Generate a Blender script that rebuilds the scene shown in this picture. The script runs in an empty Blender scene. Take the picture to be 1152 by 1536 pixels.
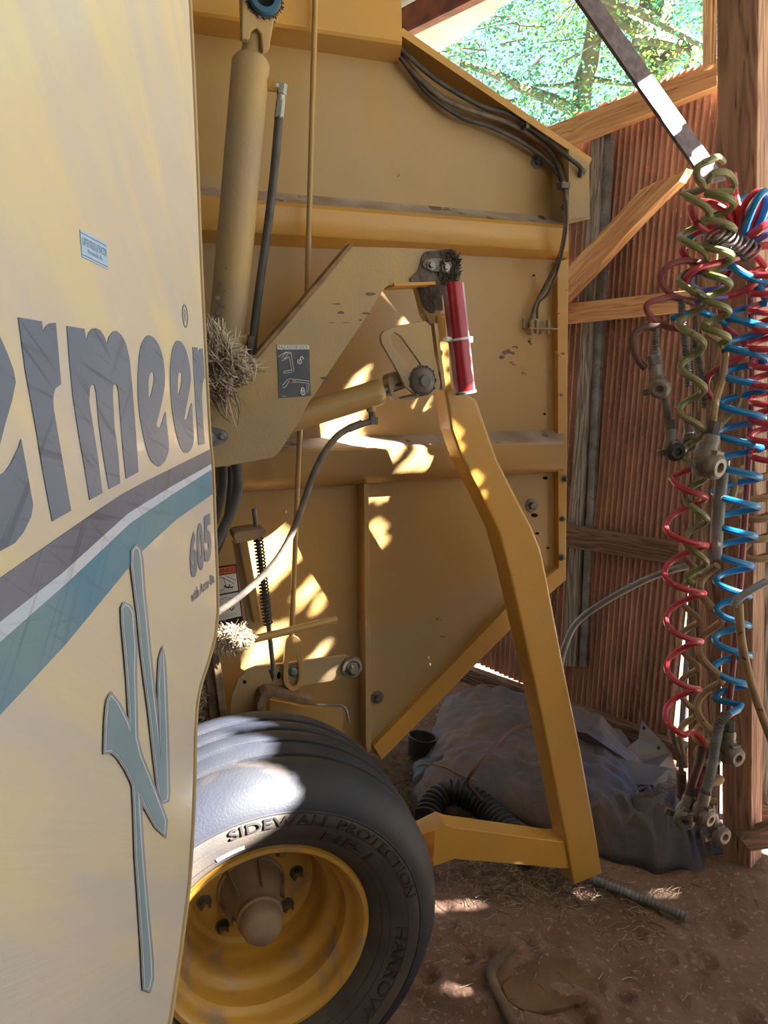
import bpy, bmesh, math, random
from mathutils import Vector, Matrix, noise
from mathutils.geometry import tessellate_polygon
R = random.Random(7)
COL = bpy.context.scene.collection
SC = bpy.context.scene
V = Vector

# ------------------------------------------------------------------ camera
H = 1.47; PITCH = math.radians(11); F = 1100.0
cam = bpy.data.cameras.new('camera'); camo = bpy.data.objects.new('camera', cam); COL.objects.link(camo)
camo.location = (0, 0, H); camo.rotation_euler = (math.pi/2 - PITCH, 0, 0)
cam.sensor_fit = 'VERTICAL'; cam.sensor_height = 36; cam.lens = 36*F/1536; cam.clip_start = .02
SC.camera = camo
EYE = V((0, 0, H))
def ray(px, py):
    x = (px-576)/F; y = -(py-768)/F
    return V((x, math.cos(PITCH)+y*math.sin(PITCH), -math.sin(PITCH)+y*math.cos(PITCH)))
def gnd(px, py, z=0.0):
    r = ray(px, py); return EYE + r*((z-H)/r.z)
def atD(px, py, D):
    r = ray(px, py); return EYE + r*(D/r.y)
class Plane:
    def __init__(s, o, u, n, v=None):
        s.o = V(o); s.u = V(u).normalized(); s.n = V(n).normalized(); s.v = V(v) if v else V((0, 0, 1))
    def P(s, px, py, off=0.0):
        r = ray(px, py); t = ((s.o-EYE).dot(s.n)+off)/r.dot(s.n); return EYE + r*t
TH = math.radians(20.5)
PAN = Plane((.501, 2.05, 1.4), (math.cos(TH), math.sin(TH), 0), (math.sin(TH), -math.cos(TH), 0))   # side of the baler
SHD = Plane((-.246, 1.0, 1.4), (-.0573, 1, 0), (1, .0573, 0))                                       # swung-open shield
WD = V((-.6216, .7833, 0))
WALL = Plane((.772, 2.87, 0), WD, (-.7833, -.6216, 0))                                             # rusty rear wall
SUN = (PAN.u*.8+PAN.n*.6+V((0, 0, .7))).normalized()
ROOFZ = 2.9

# ------------------------------------------------------------------ materials
def lin(c):
    return tuple((x/255/12.92 if x/255 <= .04045 else ((x/255+.055)/1.055)**2.4) for x in c)+(1,)
def mat(name, a, b=None, scale=6, rough=.5, metal=0, bump=0, bscale=60, stretch=(1, 1, 1), spot=None, sscale=20, sthr=.62, spec=.5, lo=.35, hi=.65, detail=6, trans=0, dust=None, dthr=.5, dscale=3, rrange=None, coat=0):
    m = bpy.data.materials.new(name); m.use_nodes = True; nt = m.node_tree; N = nt.nodes; L = nt.links
    bs = N['Principled BSDF']; bs.inputs['Roughness'].default_value = rough; bs.inputs['Metallic'].default_value = metal
    bs.inputs['Specular IOR Level'].default_value = spec
    if coat: bs.inputs['Coat Weight'].default_value = coat; bs.inputs['Coat Roughness'].default_value = .25
    if trans: bs.inputs['Transmission Weight'].default_value = 0
    tc = N.new('ShaderNodeTexCoord'); mp = N.new('ShaderNodeMapping'); L.new(tc.outputs['Object'], mp.inputs[0]); mp.inputs['Scale'].default_value = stretch
    def ns(sc, det=detail, d=0.):
        n = N.new('ShaderNodeTexNoise'); n.inputs['Scale'].default_value = sc; n.inputs['Detail'].default_value = det; n.inputs['Distortion'].default_value = d
        L.new(mp.outputs[0], n.inputs['Vector']); return n
    def ramp(src, l, h):
        r = N.new('ShaderNodeMapRange'); r.inputs[1].default_value = l; r.inputs[2].default_value = h; L.new(src, r.inputs[0]); return r.outputs[0]
    def mix(fac, c1, c2):
        x = N.new('ShaderNodeMix'); x.data_type = 'RGBA'; L.new(fac, x.inputs[0])
        for k, c in ((6, c1), (7, c2)):
            if isinstance(c, tuple): x.inputs[k].default_value = c
            else: L.new(c, x.inputs[k])
        return x.outputs[2]
    out = lin(a)
    if b: out = mix(ramp(ns(scale).outputs[0], lo, hi), lin(a), lin(b))
    if dust: out = mix(ramp(ns(dscale, 8, .6).outputs[0], dthr, dthr+.16), out, lin(dust))
    if spot: out = mix(ramp(ns(sscale, 4).outputs[0], sthr, sthr+.04), out, lin(spot))
    if isinstance(out, tuple): bs.inputs['Base Color'].default_value = out
    else: L.new(out, bs.inputs['Base Color'])
    if rrange: L.new(ramp(ns(scale*2).outputs[0], .3, .7), bs.inputs['Roughness']); 
    if rrange:
        r = N.new('ShaderNodeMapRange'); r.inputs[3].default_value = rrange[0]; r.inputs[4].default_value = rrange[1]; L.new(ns(scale*2).outputs[0], r.inputs[0]); L.new(r.outputs[0], bs.inputs['Roughness'])
    if bump:
        bp = N.new('ShaderNodeBump'); bp.inputs['Strength'].default_value = 1; bp.inputs['Distance'].default_value = bump
        L.new(ns(bscale, 8).outputs[0], bp.inputs['Height']); L.new(bp.outputs[0], bs.inputs['Normal'])
    return m
def wood(name, a, b, scale=1.0, dark=(40, 28, 22)):
    m = bpy.data.materials.new(name); m.use_nodes = True; nt = m.node_tree; N = nt.nodes; L = nt.links
    bs = N['Principled BSDF']; bs.inputs['Roughness'].default_value = .75
    tc = N.new('ShaderNodeTexCoord'); mp = N.new('ShaderNodeMapping'); L.new(tc.outputs['Object'], mp.inputs[0]); mp.inputs['Scale'].default_value = (.9*scale, 9*scale, 9*scale)
    n1 = N.new('ShaderNodeTexNoise'); n1.inputs['Scale'].default_value = 1.6; n1.inputs['Detail'].default_value = 3; L.new(mp.outputs[0], n1.inputs['Vector'])
    mul = N.new('ShaderNodeMath'); mul.operation = 'MULTIPLY'; mul.inputs[1].default_value = 18; L.new(n1.outputs[0], mul.inputs[0])
    fr = N.new('ShaderNodeMath'); fr.operation = 'PINGPONG'; fr.inputs[1].default_value = 1; L.new(mul.outputs[0], fr.inputs[0])
    n2 = N.new('ShaderNodeTexNoise'); n2.inputs['Scale'].default_value = 12; n2.inputs['Detail'].default_value = 8; L.new(mp.outputs[0], n2.inputs['Vector'])
    cr = N.new('ShaderNodeValToRGB'); cr.color_ramp.elements[0].color = lin(a); cr.color_ramp.elements[1].color = lin(b); cr.color_ramp.elements[0].position = .1
    L.new(fr.outputs[0], cr.inputs[0])
    r2 = N.new('ShaderNodeMapRange'); r2.inputs[1].default_value = .60; r2.inputs[2].default_value = .72; L.new(n2.outputs[0], r2.inputs[0])
    mx = N.new('ShaderNodeMix'); mx.data_type = 'RGBA'; L.new(r2.outputs[0], mx.inputs[0]); L.new(cr.outputs[0], mx.inputs[6]); mx.inputs[7].default_value = lin(dark)
    L.new(mx.outputs[2], bs.inputs['Base Color'])
    bp = N.new('ShaderNodeBump'); bp.inputs['Distance'].default_value = .003; L.new(fr.outputs[0], bp.inputs['Height']); L.new(bp.outputs[0], bs.inputs['Normal'])
    return m
YEL = mat('yellow_paint', (180, 142, 84), (166, 138, 96), 2.5, .42, bump=.0004, bscale=240, dust=(164, 142, 112), dthr=.55, dscale=2.2, spot=(112, 88, 70), sscale=38, sthr=.74, coat=.15)
YELC = mat('clean_yellow_paint', (196, 146, 64), (184, 144, 82), 4, .38, bump=.0004, bscale=200, spot=(150, 120, 90), sscale=30, sthr=.72, coat=.2)
YELD = mat('dusty_yellow_paint', (178, 150, 102), (160, 140, 114), 5, .6, bump=.0006, bscale=160, spot=(92, 76, 74), sscale=26, sthr=.70)
DUSTL = mat('dusty_ledge', (172, 158, 150), (148, 128, 112), 14, .85, bump=.002, bscale=60, spot=(110, 88, 74), sscale=18, sthr=.6)
RUSTY = mat('rusty_yellow', (200, 150, 66), (150, 84, 40), 14, .6, bump=.0006, lo=.5, hi=.7)
BRN = mat('brown_grease', (62, 52, 48), (104, 92, 88), 40, .75, bump=.004, bscale=90)
STEEL = mat('grey_steel', (150, 150, 150), (112, 108, 106), 30, .4, .6, bump=.0005)
DSTEEL = mat('dull_dark_steel', (84, 82, 84), (118, 112, 108), 24, .55, .35, bump=.0008)
ALU = mat('cast_aluminium', (136, 130, 124), (104, 92, 84), 30, .5, .35, bump=.0015, bscale=120, spot=(92, 72, 60), sscale=40, sthr=.62)
RUBH = mat('dusty_rubber_hose', (92, 86, 84), (128, 114, 100), 30, .7, bump=.0006, bscale=200)
RUBD = mat('dark_rubber_hose', (58, 58, 62), (84, 80, 80), 22, .6, bump=.0004)
TIRE = mat('tire_rubber', (34, 38, 52), (50, 52, 60), 7, .62, bump=.0006, bscale=220, dust=(96, 84, 76), dthr=.60, dscale=7)
TIRED = mat('dusty_tire_rubber', (94, 84, 76), (70, 66, 66), 9, .75, bump=.0005, bscale=220)
RIM = mat('rim_yellow', (218, 166, 70), (206, 160, 84), 6, .38, bump=.0006, bscale=120, dust=(160, 138, 126), dthr=.54, dscale=9, coat=.2)
HUBM = mat('dusty_hub', (176, 150, 124), (150, 128, 110), 14, .8, bump=.001, bscale=90, dust=(204, 152, 74), dthr=.60, dscale=10)
REDT = mat('red_reflector', (176, 22, 38), (150, 22, 34), 12, .25, spot=(120, 90, 90), sscale=18, sthr=.68, coat=.5)
LILAC = mat('silver_reflector', (190, 180, 196), (160, 150, 170), 12, .3)
SLATE = mat('decal_slate', (84, 88, 102), (70, 74, 90), 30, .45)
WHT = mat('decal_white', (226, 226, 230), (206, 206, 210), 20, .45)
INK = mat('decal_ink', (30, 32, 40))
ORG = mat('decal_orange', (222, 108, 60), (206, 98, 60), 20, .5)
BLUEW = mat('dealer_blue', (176, 208, 246), None, rough=.4)
BLUEI = mat('dealer_ink', (84, 112, 160), None, rough=.5)
HOLE = mat('black_hole', (14, 11, 10), None, rough=.9)
RUSTW = mat('rust_sheet', (190, 148, 130), (142, 108, 100), 5, .8, bump=.0012, bscale=140, stretch=(2.5, 2.5, .6), spot=(210, 146, 116), sscale=60, sthr=.60)
GALV = mat('galvanised_sheet', (150, 156, 166), (118, 116, 118), 6, .5, .4, stretch=(3, 3, .6), bump=.0006, spot=(150, 104, 76), sscale=16, sthr=.62)
GRYB = mat('blue_grey_sheet', (104, 124, 152), (70, 84, 108), 4, .55, .3, stretch=(2, 2, .5))
DIRT = None
WOODO = wood('new_timber', (228, 178, 130), (204, 148, 102), .9, (150, 102, 70))
WOODP = wood('post_timber', (168, 130, 108), (132, 98, 80), .8, (66, 44, 34))
WOODG = wood('weathered_timber', (150, 142, 136), (112, 100, 94), 1, (70, 60, 56))
WOODD = wood('dark_timber', (130, 98, 76), (92, 66, 52), 1, (50, 36, 30))
STRAW = mat('straw', (186, 166, 134), (120, 98, 74), 40, .8)
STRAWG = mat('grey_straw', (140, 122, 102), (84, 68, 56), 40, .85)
TARP = mat('dusty_tarp', (112, 94, 86), (84, 84, 100), 3.6, .9, bump=.009, bscale=14, spot=(84, 88, 112), sscale=5, sthr=.60)
TARPG = mat('grey_scrap_cloth', (104, 98, 96), (84, 82, 90), 6, .8, bump=.003, bscale=30)
BLK = mat('black_plastic', (30, 30, 33), (48, 46, 48), 12, .6)
PIPEG = mat('grey_conduit', (132, 134, 138), (104, 100, 98), 18, .6)
BARM = mat('flat_bar_steel', (112, 100, 110), (84, 74, 84), 60, .5, .3, bump=.0004)
HB = mat('blue_air_hose', (16, 128, 196), (34, 118, 172), 18, .32, spot=(70, 120, 150), sscale=70, sthr=.66)
HR = mat('red_air_hose', (190, 46, 62), (168, 62, 72), 18, .35, spot=(190, 120, 116), sscale=70, sthr=.66)
HRD = mat('faded_red_hose', (150, 82, 82), (124, 64, 66), 16, .6)
HG = mat('olive_hose', (104, 116, 62), (136, 124, 90), 9, .42, spot=(60, 66, 56), sscale=40, sthr=.62)
HT = mat('tan_hose', (172, 144, 108), (138, 112, 84), 14, .7, spot=(70, 52, 44), sscale=46, sthr=.66)
HBR = mat('brown_hose', (104, 74, 68), (80, 58, 54), 16, .65)
HPU = mat('violet_hose', (92, 92, 164), (120, 84, 140), 14, .4)

# shield skin: faded yellow with chalky streaks
def shield_mat():
    m = bpy.data.materials.new('faded_shield_yellow'); m.use_nodes = True; nt = m.node_tree; N = nt.nodes; L = nt.links
    bs = N['Principled BSDF']; bs.inputs['Roughness'].default_value = .33; bs.inputs['Coat Weight'].default_value = .15
    tc = N.new('ShaderNodeTexCoord'); mp = turned(nt, tc.outputs['Object'], 38, (3, 1.6, 8))
    n = N.new('ShaderNodeTexNoise'); n.inputs['Scale'].default_value = 1.6; n.inputs['Detail'].default_value = 9; n.inputs['Distortion'].default_value = .8; L.new(mp.outputs[0], n.inputs['Vector'])
    cr = N.new('ShaderNodeValToRGB'); e = cr.color_ramp.elements; e[0].position = .36; e[0].color = lin((226, 213, 182)); e[1].position = .62; e[1].color = lin((210, 204, 200))
    x = e.new(.48); x.color = lin((218, 208, 192)); L.new(n.outputs[0], cr.inputs[0]); L.new(cr.outputs[0], bs.inputs['Base Color'])
    # fine scratches in the clear coat
    w = turned(nt, tc.outputs['Object'], 35, (1, 5, 200))
    n3 = N.new('ShaderNodeTexNoise'); n3.inputs['Scale'].default_value = 1; n3.inputs['Detail'].default_value = 4; L.new(w.outputs[0], n3.inputs['Vector'])
    bp = N.new('ShaderNodeBump'); bp.inputs['Distance'].default_value = .0003; L.new(n3.outputs[0], bp.inputs['Height']); L.new(bp.outputs[0], bs.inputs['Normal'])
    return m
def turned(nt, src, ang, sc):
    w = nt.nodes.new('ShaderNodeMapping'); nt.links.new(src, w.inputs[0]); w.inputs['Rotation'].default_value = (math.radians(ang), 0, 0)
    q = nt.nodes.new('ShaderNodeMapping'); nt.links.new(w.outputs[0], q.inputs[0]); q.inputs['Scale'].default_value = sc; return q
def decal_mat(name, a, b, dark):
    m = mat(name, a, b, 5, .4, bump=.0002, bscale=80, stretch=(1, 1, 1)); nt = m.node_tree; N = nt.nodes; L = nt.links
    bs = N['Principled BSDF']; src = bs.inputs['Base Color'].links[0].from_socket
    tc = N.new('ShaderNodeTexCoord'); out = src
    for ang, sc in ((32, 1), (14, .8), (-38, .7)):
        w = turned(nt, tc.outputs['Object'], ang, (1, 6*sc, 170*sc))
        n3 = N.new('ShaderNodeTexNoise'); n3.inputs['Scale'].default_value = 1; n3.inputs['Detail'].default_value = 3; L.new(w.outputs[0], n3.inputs['Vector'])
        r = N.new('ShaderNodeMapRange'); r.inputs[1].default_value = .60; r.inputs[2].default_value = .70; r.inputs[4].default_value = .6; L.new(n3.outputs[0], r.inputs[0])
        x = N.new('ShaderNodeMix'); x.data_type = 'RGBA'; L.new(r.outputs[0], x.inputs[0]); L.new(out, x.inputs[6]); x.inputs[7].default_value = lin(dark); out = x.outputs[2]
    L.new(out, bs.inputs['Base Color']); return m
SHM = shield_mat()
DGREY = decal_mat('shield_grey_lettering', (110, 124, 152), (124, 136, 160), (72, 80, 106))
DTEAL = decal_mat('shield_teal_stripe', (118, 152, 172), (78, 138, 176), (90, 124, 150))
DSTR = decal_mat('shield_grey_stripe', (120, 126, 150), (104, 110, 134), (66, 68, 88))
DWHT = decal_mat('shield_white_line', (196, 212, 242), (206, 214, 232), (160, 160, 170))

# ------------------------------------------------------------------ builders
ROOTS = {}
def link(name, verts, faces, m, parent=None, smooth=False, origin=None, mats=None, fm=None):
    """one mesh object; verts in world space; origin at parent's spot or at the base centre"""
    me = bpy.data.meshes.new(name)
    vs = [V(v) for v in verts]
    if parent is not None: o0 = parent['_w']; o0 = V(o0)
    elif origin is not None: o0 = V(origin)
    else:
        o0 = V((sum(v.x for v in vs)/len(vs), sum(v.y for v in vs)/len(vs), min(v.z for v in vs)))
    me.from_pydata([v-o0 for v in vs], [], faces); me.validate()
    bm = bmesh.new(); bm.from_mesh(me); bmesh.ops.recalc_face_normals(bm, faces=bm.faces); bm.to_mesh(me); bm.free()
    for mm in (mats or [m]): me.materials.append(mm)
    if fm:
        for p, i in zip(me.polygons, fm): p.material_index = i
    if smooth:
        me.polygons.foreach_set('use_smooth', [True]*len(me.polygons))
        try: me.set_sharp_from_angle(angle=math.radians(38))
        except Exception: pass
    o = bpy.data.objects.new(name, me); COL.objects.link(o)
    o['_w'] = list(o0)
    if parent is not None: o.parent = parent
    else: o.location = o0
    return o
def tag(o, label, cat, group=None, kind=None):
    o['label'] = label; o['category'] = cat
    if group: o['group'] = group
    if kind: o['kind'] = kind
    return o
def empty(name, loc, label, cat, group=None):
    o = bpy.data.objects.new(name, None); COL.objects.link(o); o.location = loc; o['_w'] = list(loc); o.empty_display_size = .1
    return tag(o, label, cat, group)
def struct(o): o['kind'] = 'structure'; return o

class MB:
    def __init__(s): s.v = []; s.f = []; s.m = []
    def add(s, vs, fs, mi=0):
        b = len(s.v); s.v += [V(v) for v in vs]; s.f += [tuple(i+b for i in f) for f in fs]; s.m += [mi]*len(fs); return s
    def build(s, name, m, parent=None, smooth=True, mats=None, origin=None):
        return link(name, s.v, s.f, m, parent, smooth, origin, mats, s.m if mats else None)
def smoothpts(pts, n=8, closed=False):
    pts = [V(p) for p in pts]; out = []; k = len(pts)
    if k < 3 and not closed:
        return [pts[0].lerp(pts[1], i/n) for i in range(n+1)]
    rng = range(k) if closed else range(k-1)
    for i in rng:
        if closed: p0, p1, p2, p3 = pts[(i-1) % k], pts[i], pts[(i+1) % k], pts[(i+2) % k]
        else: p0, p1, p2, p3 = pts[max(i-1, 0)], pts[i], pts[i+1], pts[min(i+2, k-1)]
        for j in range(n):
            t = j/n
            out.append(.5*((2*p1)+(p2-p0)*t+(2*p0-5*p1+4*p2-p3)*t*t+(3*p1-p0-3*p2+p3)*t**3))
    if not closed: out.append(pts[-1])
    return out
def tube(mb, pts, r, seg=10, mi=0, caps=True, closed=False):
    """sweep; r is a number or a list"""
    n = len(pts); rs = r if isinstance(r, (list, tuple)) else [r]*n
    tg = []
    for i in range(n):
        if closed: a, b = pts[(i-1) % n], pts[(i+1) % n]
        else: a, b = pts[max(i-1, 0)], pts[min(i+1, n-1)]
        d = (b-a); tg.append(d.normalized() if d.length > 1e-9 else V((0, 0, 1)))
    up = V((0, 0, 1)) if abs(tg[0].z) < .9 else V((1, 0, 0))
    x = (up - tg[0]*up.dot(tg[0])).normalized(); vs = []; fs = []
    for i in range(n):
        x = (x - tg[i]*x.dot(tg[i]))
        x = x.normalized() if x.length > 1e-6 else tg[i].orthogonal().normalized()
        y = tg[i].cross(x)
        for k in range(seg):
            a = 2*math.pi*k/seg; vs.append(pts[i]+(x*math.cos(a)+y*math.sin(a))*rs[i])
    m = n if closed else n-1
    for i in range(m):
        for k in range(seg):
            a = i*seg+k; b = i*seg+(k+1) % seg; c = ((i+1) % n)*seg+(k+1) % seg; d = ((i+1) % n)*seg+k
            fs.append((a, b, c, d))
    if caps and not closed:
        fs.append(tuple(range(seg-1, -1, -1))); fs.append(tuple((n-1)*seg+k for k in range(seg)))
    mb.add(vs, fs, mi); return mb
def cyl(mb, a, b, r, seg=20, r2=None, mi=0): return tube(mb, [V(a), V(b)], [r, r if r2 is None else r2], seg, mi)
def lathe(mb, c, ax, prof, seg=64, mi=0, caps=False):
    """prof = [(r, along)]"""
    ax = V(ax).normalized(); x = ax.orthogonal().normalized()
    if abs(ax.z) < .9: x = (V((0, 0, 1))-ax*ax.z).normalized()
    y = ax.cross(x); vs = []; fs = []; c = V(c)
    for r, h in prof:
        for k in range(seg):
            a = 2*math.pi*k/seg; vs.append(c+ax*h+(x*math.cos(a)+y*math.sin(a))*max(r, 1e-4))
    for i in range(len(prof)-1):
        for k in range(seg): fs.append((i*seg+k, i*seg+(k+1) % seg, (i+1)*seg+(k+1) % seg, (i+1)*seg+k))
    if caps: fs.append(tuple(range(seg))); fs.append(tuple((len(prof)-1)*seg+k for k in range(seg)))
    mb.add(vs, fs, mi); return mb
def box(mb, c, ex, ey, ez, mi=0):
    """centre and three half-extent vectors"""
    c = V(c); ex, ey, ez = V(ex), V(ey), V(ez)
    vs = [c+ex*i+ey*j+ez*k for i in (-1, 1) for j in (-1, 1) for k in (-1, 1)]
    mb.add(vs, [(0, 1, 3, 2), (4, 6, 7, 5), (0, 4, 5, 1), (2, 3, 7, 6), (0, 2, 6, 4), (1, 5, 7, 3)], mi); return mb
def seg_box(mb, a, b, side, up, mi=0):
    """bar from a to b; side and up are half-extent vectors"""
    a = V(a); b = V(b); return box(mb, (a+b)/2, (b-a)/2, side, up, mi)
def prism(mb, pl, loops, off, th, mi=0, smooth=0):
    """loops in pixels on the plane 'pl' -> solid plate; first loop outer, the rest holes"""
    W = []
    for lp in loops:
        if smooth: lp = [(p.x, p.y) for p in smoothpts([(x, y, 0) for x, y in lp], smooth, True)]
        W.append([pl.P(x, y, off) for x, y in lp])
    return prismw(mb, pl.n, pl.u, pl.v, W, th, mi)
def prismw(mb, n, u, v, W, th, mi=0):
    flat = [p for l in W for p in l]
    tri = tessellate_polygon([[V((p.dot(u), p.dot(v), 0)) for p in l] for l in W])
    k = len(flat); vs = flat+[p-n*th for p in flat]
    fs = [tuple(t) for t in tri]+[tuple(i+k for i in reversed(t)) for t in tri]
    b = 0
    for l in W:
        m = len(l)
        for i in range(m): fs.append((b+i, b+(i+1) % m, b+(i+1) % m+k, b+i+k))
        b += m
    mb.add(vs, fs, mi); return mb
def loft(mb, pl, rows, mi=0, seg=1):
    """rows = [[(px,py,off),...],...] -> skin"""
    vs = []; n = len(rows[0])
    for r in rows:
        for q in r: vs.append(pl.P(*q))
    fs = []
    for i in range(len(rows)-1):
        for j in range(n-1): fs.append((i*n+j, i*n+j+1, (i+1)*n+j+1, (i+1)*n+j))
    mb.add(vs, fs, mi); return mb
def ell(cx, cy, rx, ry, n=24, rot=0):
    c, s = math.cos(rot), math.sin(rot); o = []
    for i in range(n):
        a = 2*math.pi*i/n; x, y = rx*math.cos(a), ry*math.sin(a); o.append((cx+x*c-y*s, cy+x*s+y*c))
    return o
def textmesh(s, fat=0.0):
    cu = bpy.data.curves.new('t', 'FONT'); cu.offset = fat; cu.body = s; cu.fill_mode = 'FRONT'; cu.resolution_u = 4
    o = bpy.data.objects.new('t', cu); COL.objects.link(o)
    dg = bpy.context.evaluated_depsgraph_get(); me = bpy.data.meshes.new_from_object(o.evaluated_get(dg))
    vs = [v.co.copy() for v in me.vertices]; fs = [tuple(p.vertices) for p in me.polygons]
    bpy.data.objects.remove(o); bpy.data.curves.remove(cu); bpy.data.meshes.remove(me)
    x0 = min(v.x for v in vs); x1 = max(v.x for v in vs); y0 = min(v.y for v in vs); y1 = max(v.y for v in vs)
    return [((v.x-x0)/(x1-x0), (v.y-y0)/(y1-y0)) for v in vs], fs
def puttext(mb, pl, s, quad, off, mi=0, fat=0.0):
    """quad px: top-left, top-right, bottom-right, bottom-left"""
    uv, fs = textmesh(s, fat); tl, tr, br, bl = [V(q) for q in quad]; vs = []
    for a, b in uv:
        p = bl.lerp(br, a).lerp(tl.lerp(tr, a), b); vs.append(pl.P(p.x, p.y, off))
    mb.add(vs, fs, mi)
def bevel(o, w=.002, seg=2):
    m = o.modifiers.new('bevel', 'BEVEL'); m.width = w; m.segments = seg; m.limit_method = 'ANGLE'; m.angle_limit = math.radians(40); return o
def bolt(mb, c, n, r, h=.008, washer=1.6, mi=0, turn=.3):
    n = V(n).normalized(); lathe(mb, c, n, [(0, 0), (r*washer, 0), (r*washer, .0025), (r*washer*.9, .003), (0, .003)], 24, mi)
    x = n.orthogonal().normalized(); y = n.cross(x); c = V(c); vs = []
    for hh, rr in ((.003, r), (.003+h*.8, r), (.003+h, r*.85)):
        for k in range(6):
            a = turn+math.pi*k/3; vs.append(c+n*hh+(x*math.cos(a)+y*math.sin(a))*rr)
    fs = [(i*6+k, i*6+(k+1) % 6, (i+1)*6+(k+1) % 6, (i+1)*6+k) for i in range(2) for k in range(6)]+[tuple(12+k for k in range(6))]
    mb.add(vs, fs, mi)
def inset(loop, d):
    """shift a pixel outline along its normals (d>0 outwards for either winding)"""
    n = len(loop); A = sum(loop[i][0]*loop[(i+1) % n][1]-loop[(i+1) % n][0]*loop[i][1] for i in range(n)); s = 1 if A > 0 else -1; o = []
    for i in range(n):
        p, q, r = V(loop[i-1]), V(loop[i]), V(loop[(i+1) % n]); a = (q-p).normalized(); b = (r-q).normalized()
        na = V((a.y, -a.x)); nb = V((b.y, -b.x)); m = na+nb
        m = m.normalized() if m.length > .2 else a
        k = min(1/max(m.dot(na), .4), 2.0) if m.dot(na) > 0 else 1
        o.append((q.x+m.x*d*s*k, q.y+m.y*d*s*k))
    return o

# ================================================================== GROUND
pits = [(640, 1465, .035), (700, 1440, .03), (733, 1433, .022), (830, 1355, .02), (935, 1495, .03), (872, 1522, .045), (1005, 1435, .025), (680, 1385, .02), (790, 1415, .03), (1120, 1525, .035), (1060, 1440, .03), (960, 1400, .02), (1100, 1400, .03)]
pitw = [(gnd(x, y), r) for x, y, r in pits]
def gz(x, y):
    z = .018*noise.noise(V((x*2.1, y*2.1, 0)))+.009*noise.noise(V((x*9, y*9, 3)))+.005*noise.noise(V((x*28, y*28, 5)))+.0025*noise.noise(V((x*80, y*80, 6)))
    for p, r in pitw:
        d = math.hypot(x-p.x, y-p.y)
        if d < 2*r: z += -.7*r*math.exp(-(d/r*1.5)**2)+.22*r*math.exp(-((d-r*1.1)/(r*.35))**2)
    # berm at the foot of the corner post
    d = math.hypot((x-1.06), (y-1.86)); z += .07*math.exp(-(d/.16)**2)
    # wheel ruts running past the tyre
    t = (x+.1)*.35+(y-1.35)*.94
    if x < .7: z += .008*math.sin(t*60)*max(0, 1-abs(y-1.55)*2)*max(0, min(1, (.7-x)*3))
    return z if (abs(x) < 3 and -1 < y < 5) else 0
def axis(a, b, lo, hi, fine, coarse):
    o = []; x = a
    while x < b: o.append(x); x += fine if lo <= x < hi else coarse
    o.append(b); return o
xs = axis(-30, 30.2, -.6, 1.5, .008, 1.2); ys = axis(-25, 40, 1.0, 2.4, .008, 1.2)
gv = [V((x, y, gz(x, y))) for y in ys for x in xs]; nx = len(xs)
gf = [(j*nx+i, j*nx+i+1, (j+1)*nx+i+1, (j+1)*nx+i) for j in range(len(ys)-1) for i in range(nx-1)]
DIRT = mat('red_dirt', (136, 104, 88), (106, 80, 68), 4, .95, bump=.012, bscale=30, spot=(150, 122, 104), sscale=70, sthr=.60, dust=(124, 100, 88), dthr=.52, dscale=1.6)
YARD = mat('dry_yard', (184, 176, 150), (150, 146, 120), 1.5, .95, bump=.01, bscale=20)
gi = [1 if (gv[f[0]].x > 1.6 or gv[f[0]].y > 3.4 or gv[f[0]].x < -3.2 or gv[f[0]].y < -4) else 0 for f in gf]
struct(link('floor', gv, gf, DIRT, smooth=True, origin=(0, 0, 0), mats=[DIRT, YARD], fm=gi))

# ================================================================== REAR WALL
def corr(name, x0, x1, zf0, zf1, m, pitch=.024, amp=.006, off=0.0, ripple=0, step=None):
    """corrugated sheet on the rear wall, s runs along WD"""
    step = step or pitch/6; n = int((x1-x0)/step); vs = []; fs = []; rows = 10; rng = random.Random(int(x0*100))
    for i in range(n+1):
        s = x0+(x1-x0)*i/n; a = amp*math.sin(2*math.pi*s/pitch)
        z0, z1 = zf0(s), zf1(s)+ripple*noise.noise(V((s*22, 1, 0)))
        for j in range(rows+1):
            z = z0+(z1-z0)*j/rows; lean = .02*(z-1)   # the whole wall leans
            p = WALL.o+WD*(s-lean*.0)+WALL.n*(off+a+.012*noise.noise(V((s*2, z*2, 0)))); vs.append(V((p.x+lean, p.y, z)))
    for i in range(n):
        for j in range(rows): fs.append((i*(rows+1)+j, (i+1)*(rows+1)+j, (i+1)*(rows+1)+j+1, i*(rows+1)+j+1))
    b = len(vs); k = rows+1   # thickness
    vs += [v-WALL.n*.0012 for v in vs]; fs += [tuple(q+b for q in reversed(f)) for f in fs[:]]
    return vs, fs
def toWall(px, py, off=0.0):
    """pixel -> (s, z) on the leaning wall"""
    p = WALL.P(px, py, off); lean = .02*(p.z-1); q = p-V((lean, 0, 0))
    return (q-WALL.o).dot(WD), p.z
def wallpt(s, z, off=0.0):
    p = WALL.o+WD*s+WALL.n*off; return V((p.x+.02*(z-1), p.y, z))
_, ztopR = toWall(1055, 88); sR, _ = toWall(1051, 700); sTL, zTL = toWall(815, 190)
def ztop(s):
    a, za = toWall(1050, 90); b, zb = toWall(815, 188); return za+(zb-za)*(s-a)/(b-a)
sJ, _ = toWall(886, 560)     # sheet joint behind the grey batten
v1, f1 = corr('a', sR+.004, sJ, lambda s: .10, ztop, RUSTW, ripple=.02)
struct(link('wall_rear', v1, f1, RUSTW, smooth=True))
v1, f1 = corr('a', sJ-.03, sJ+1.6, lambda s: .10, ztop, RUSTW, pitch=.03, off=-.012, ripple=.02)
struct(link('wall_rear_left', v1, f1, RUSTW, smooth=True))
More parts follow.
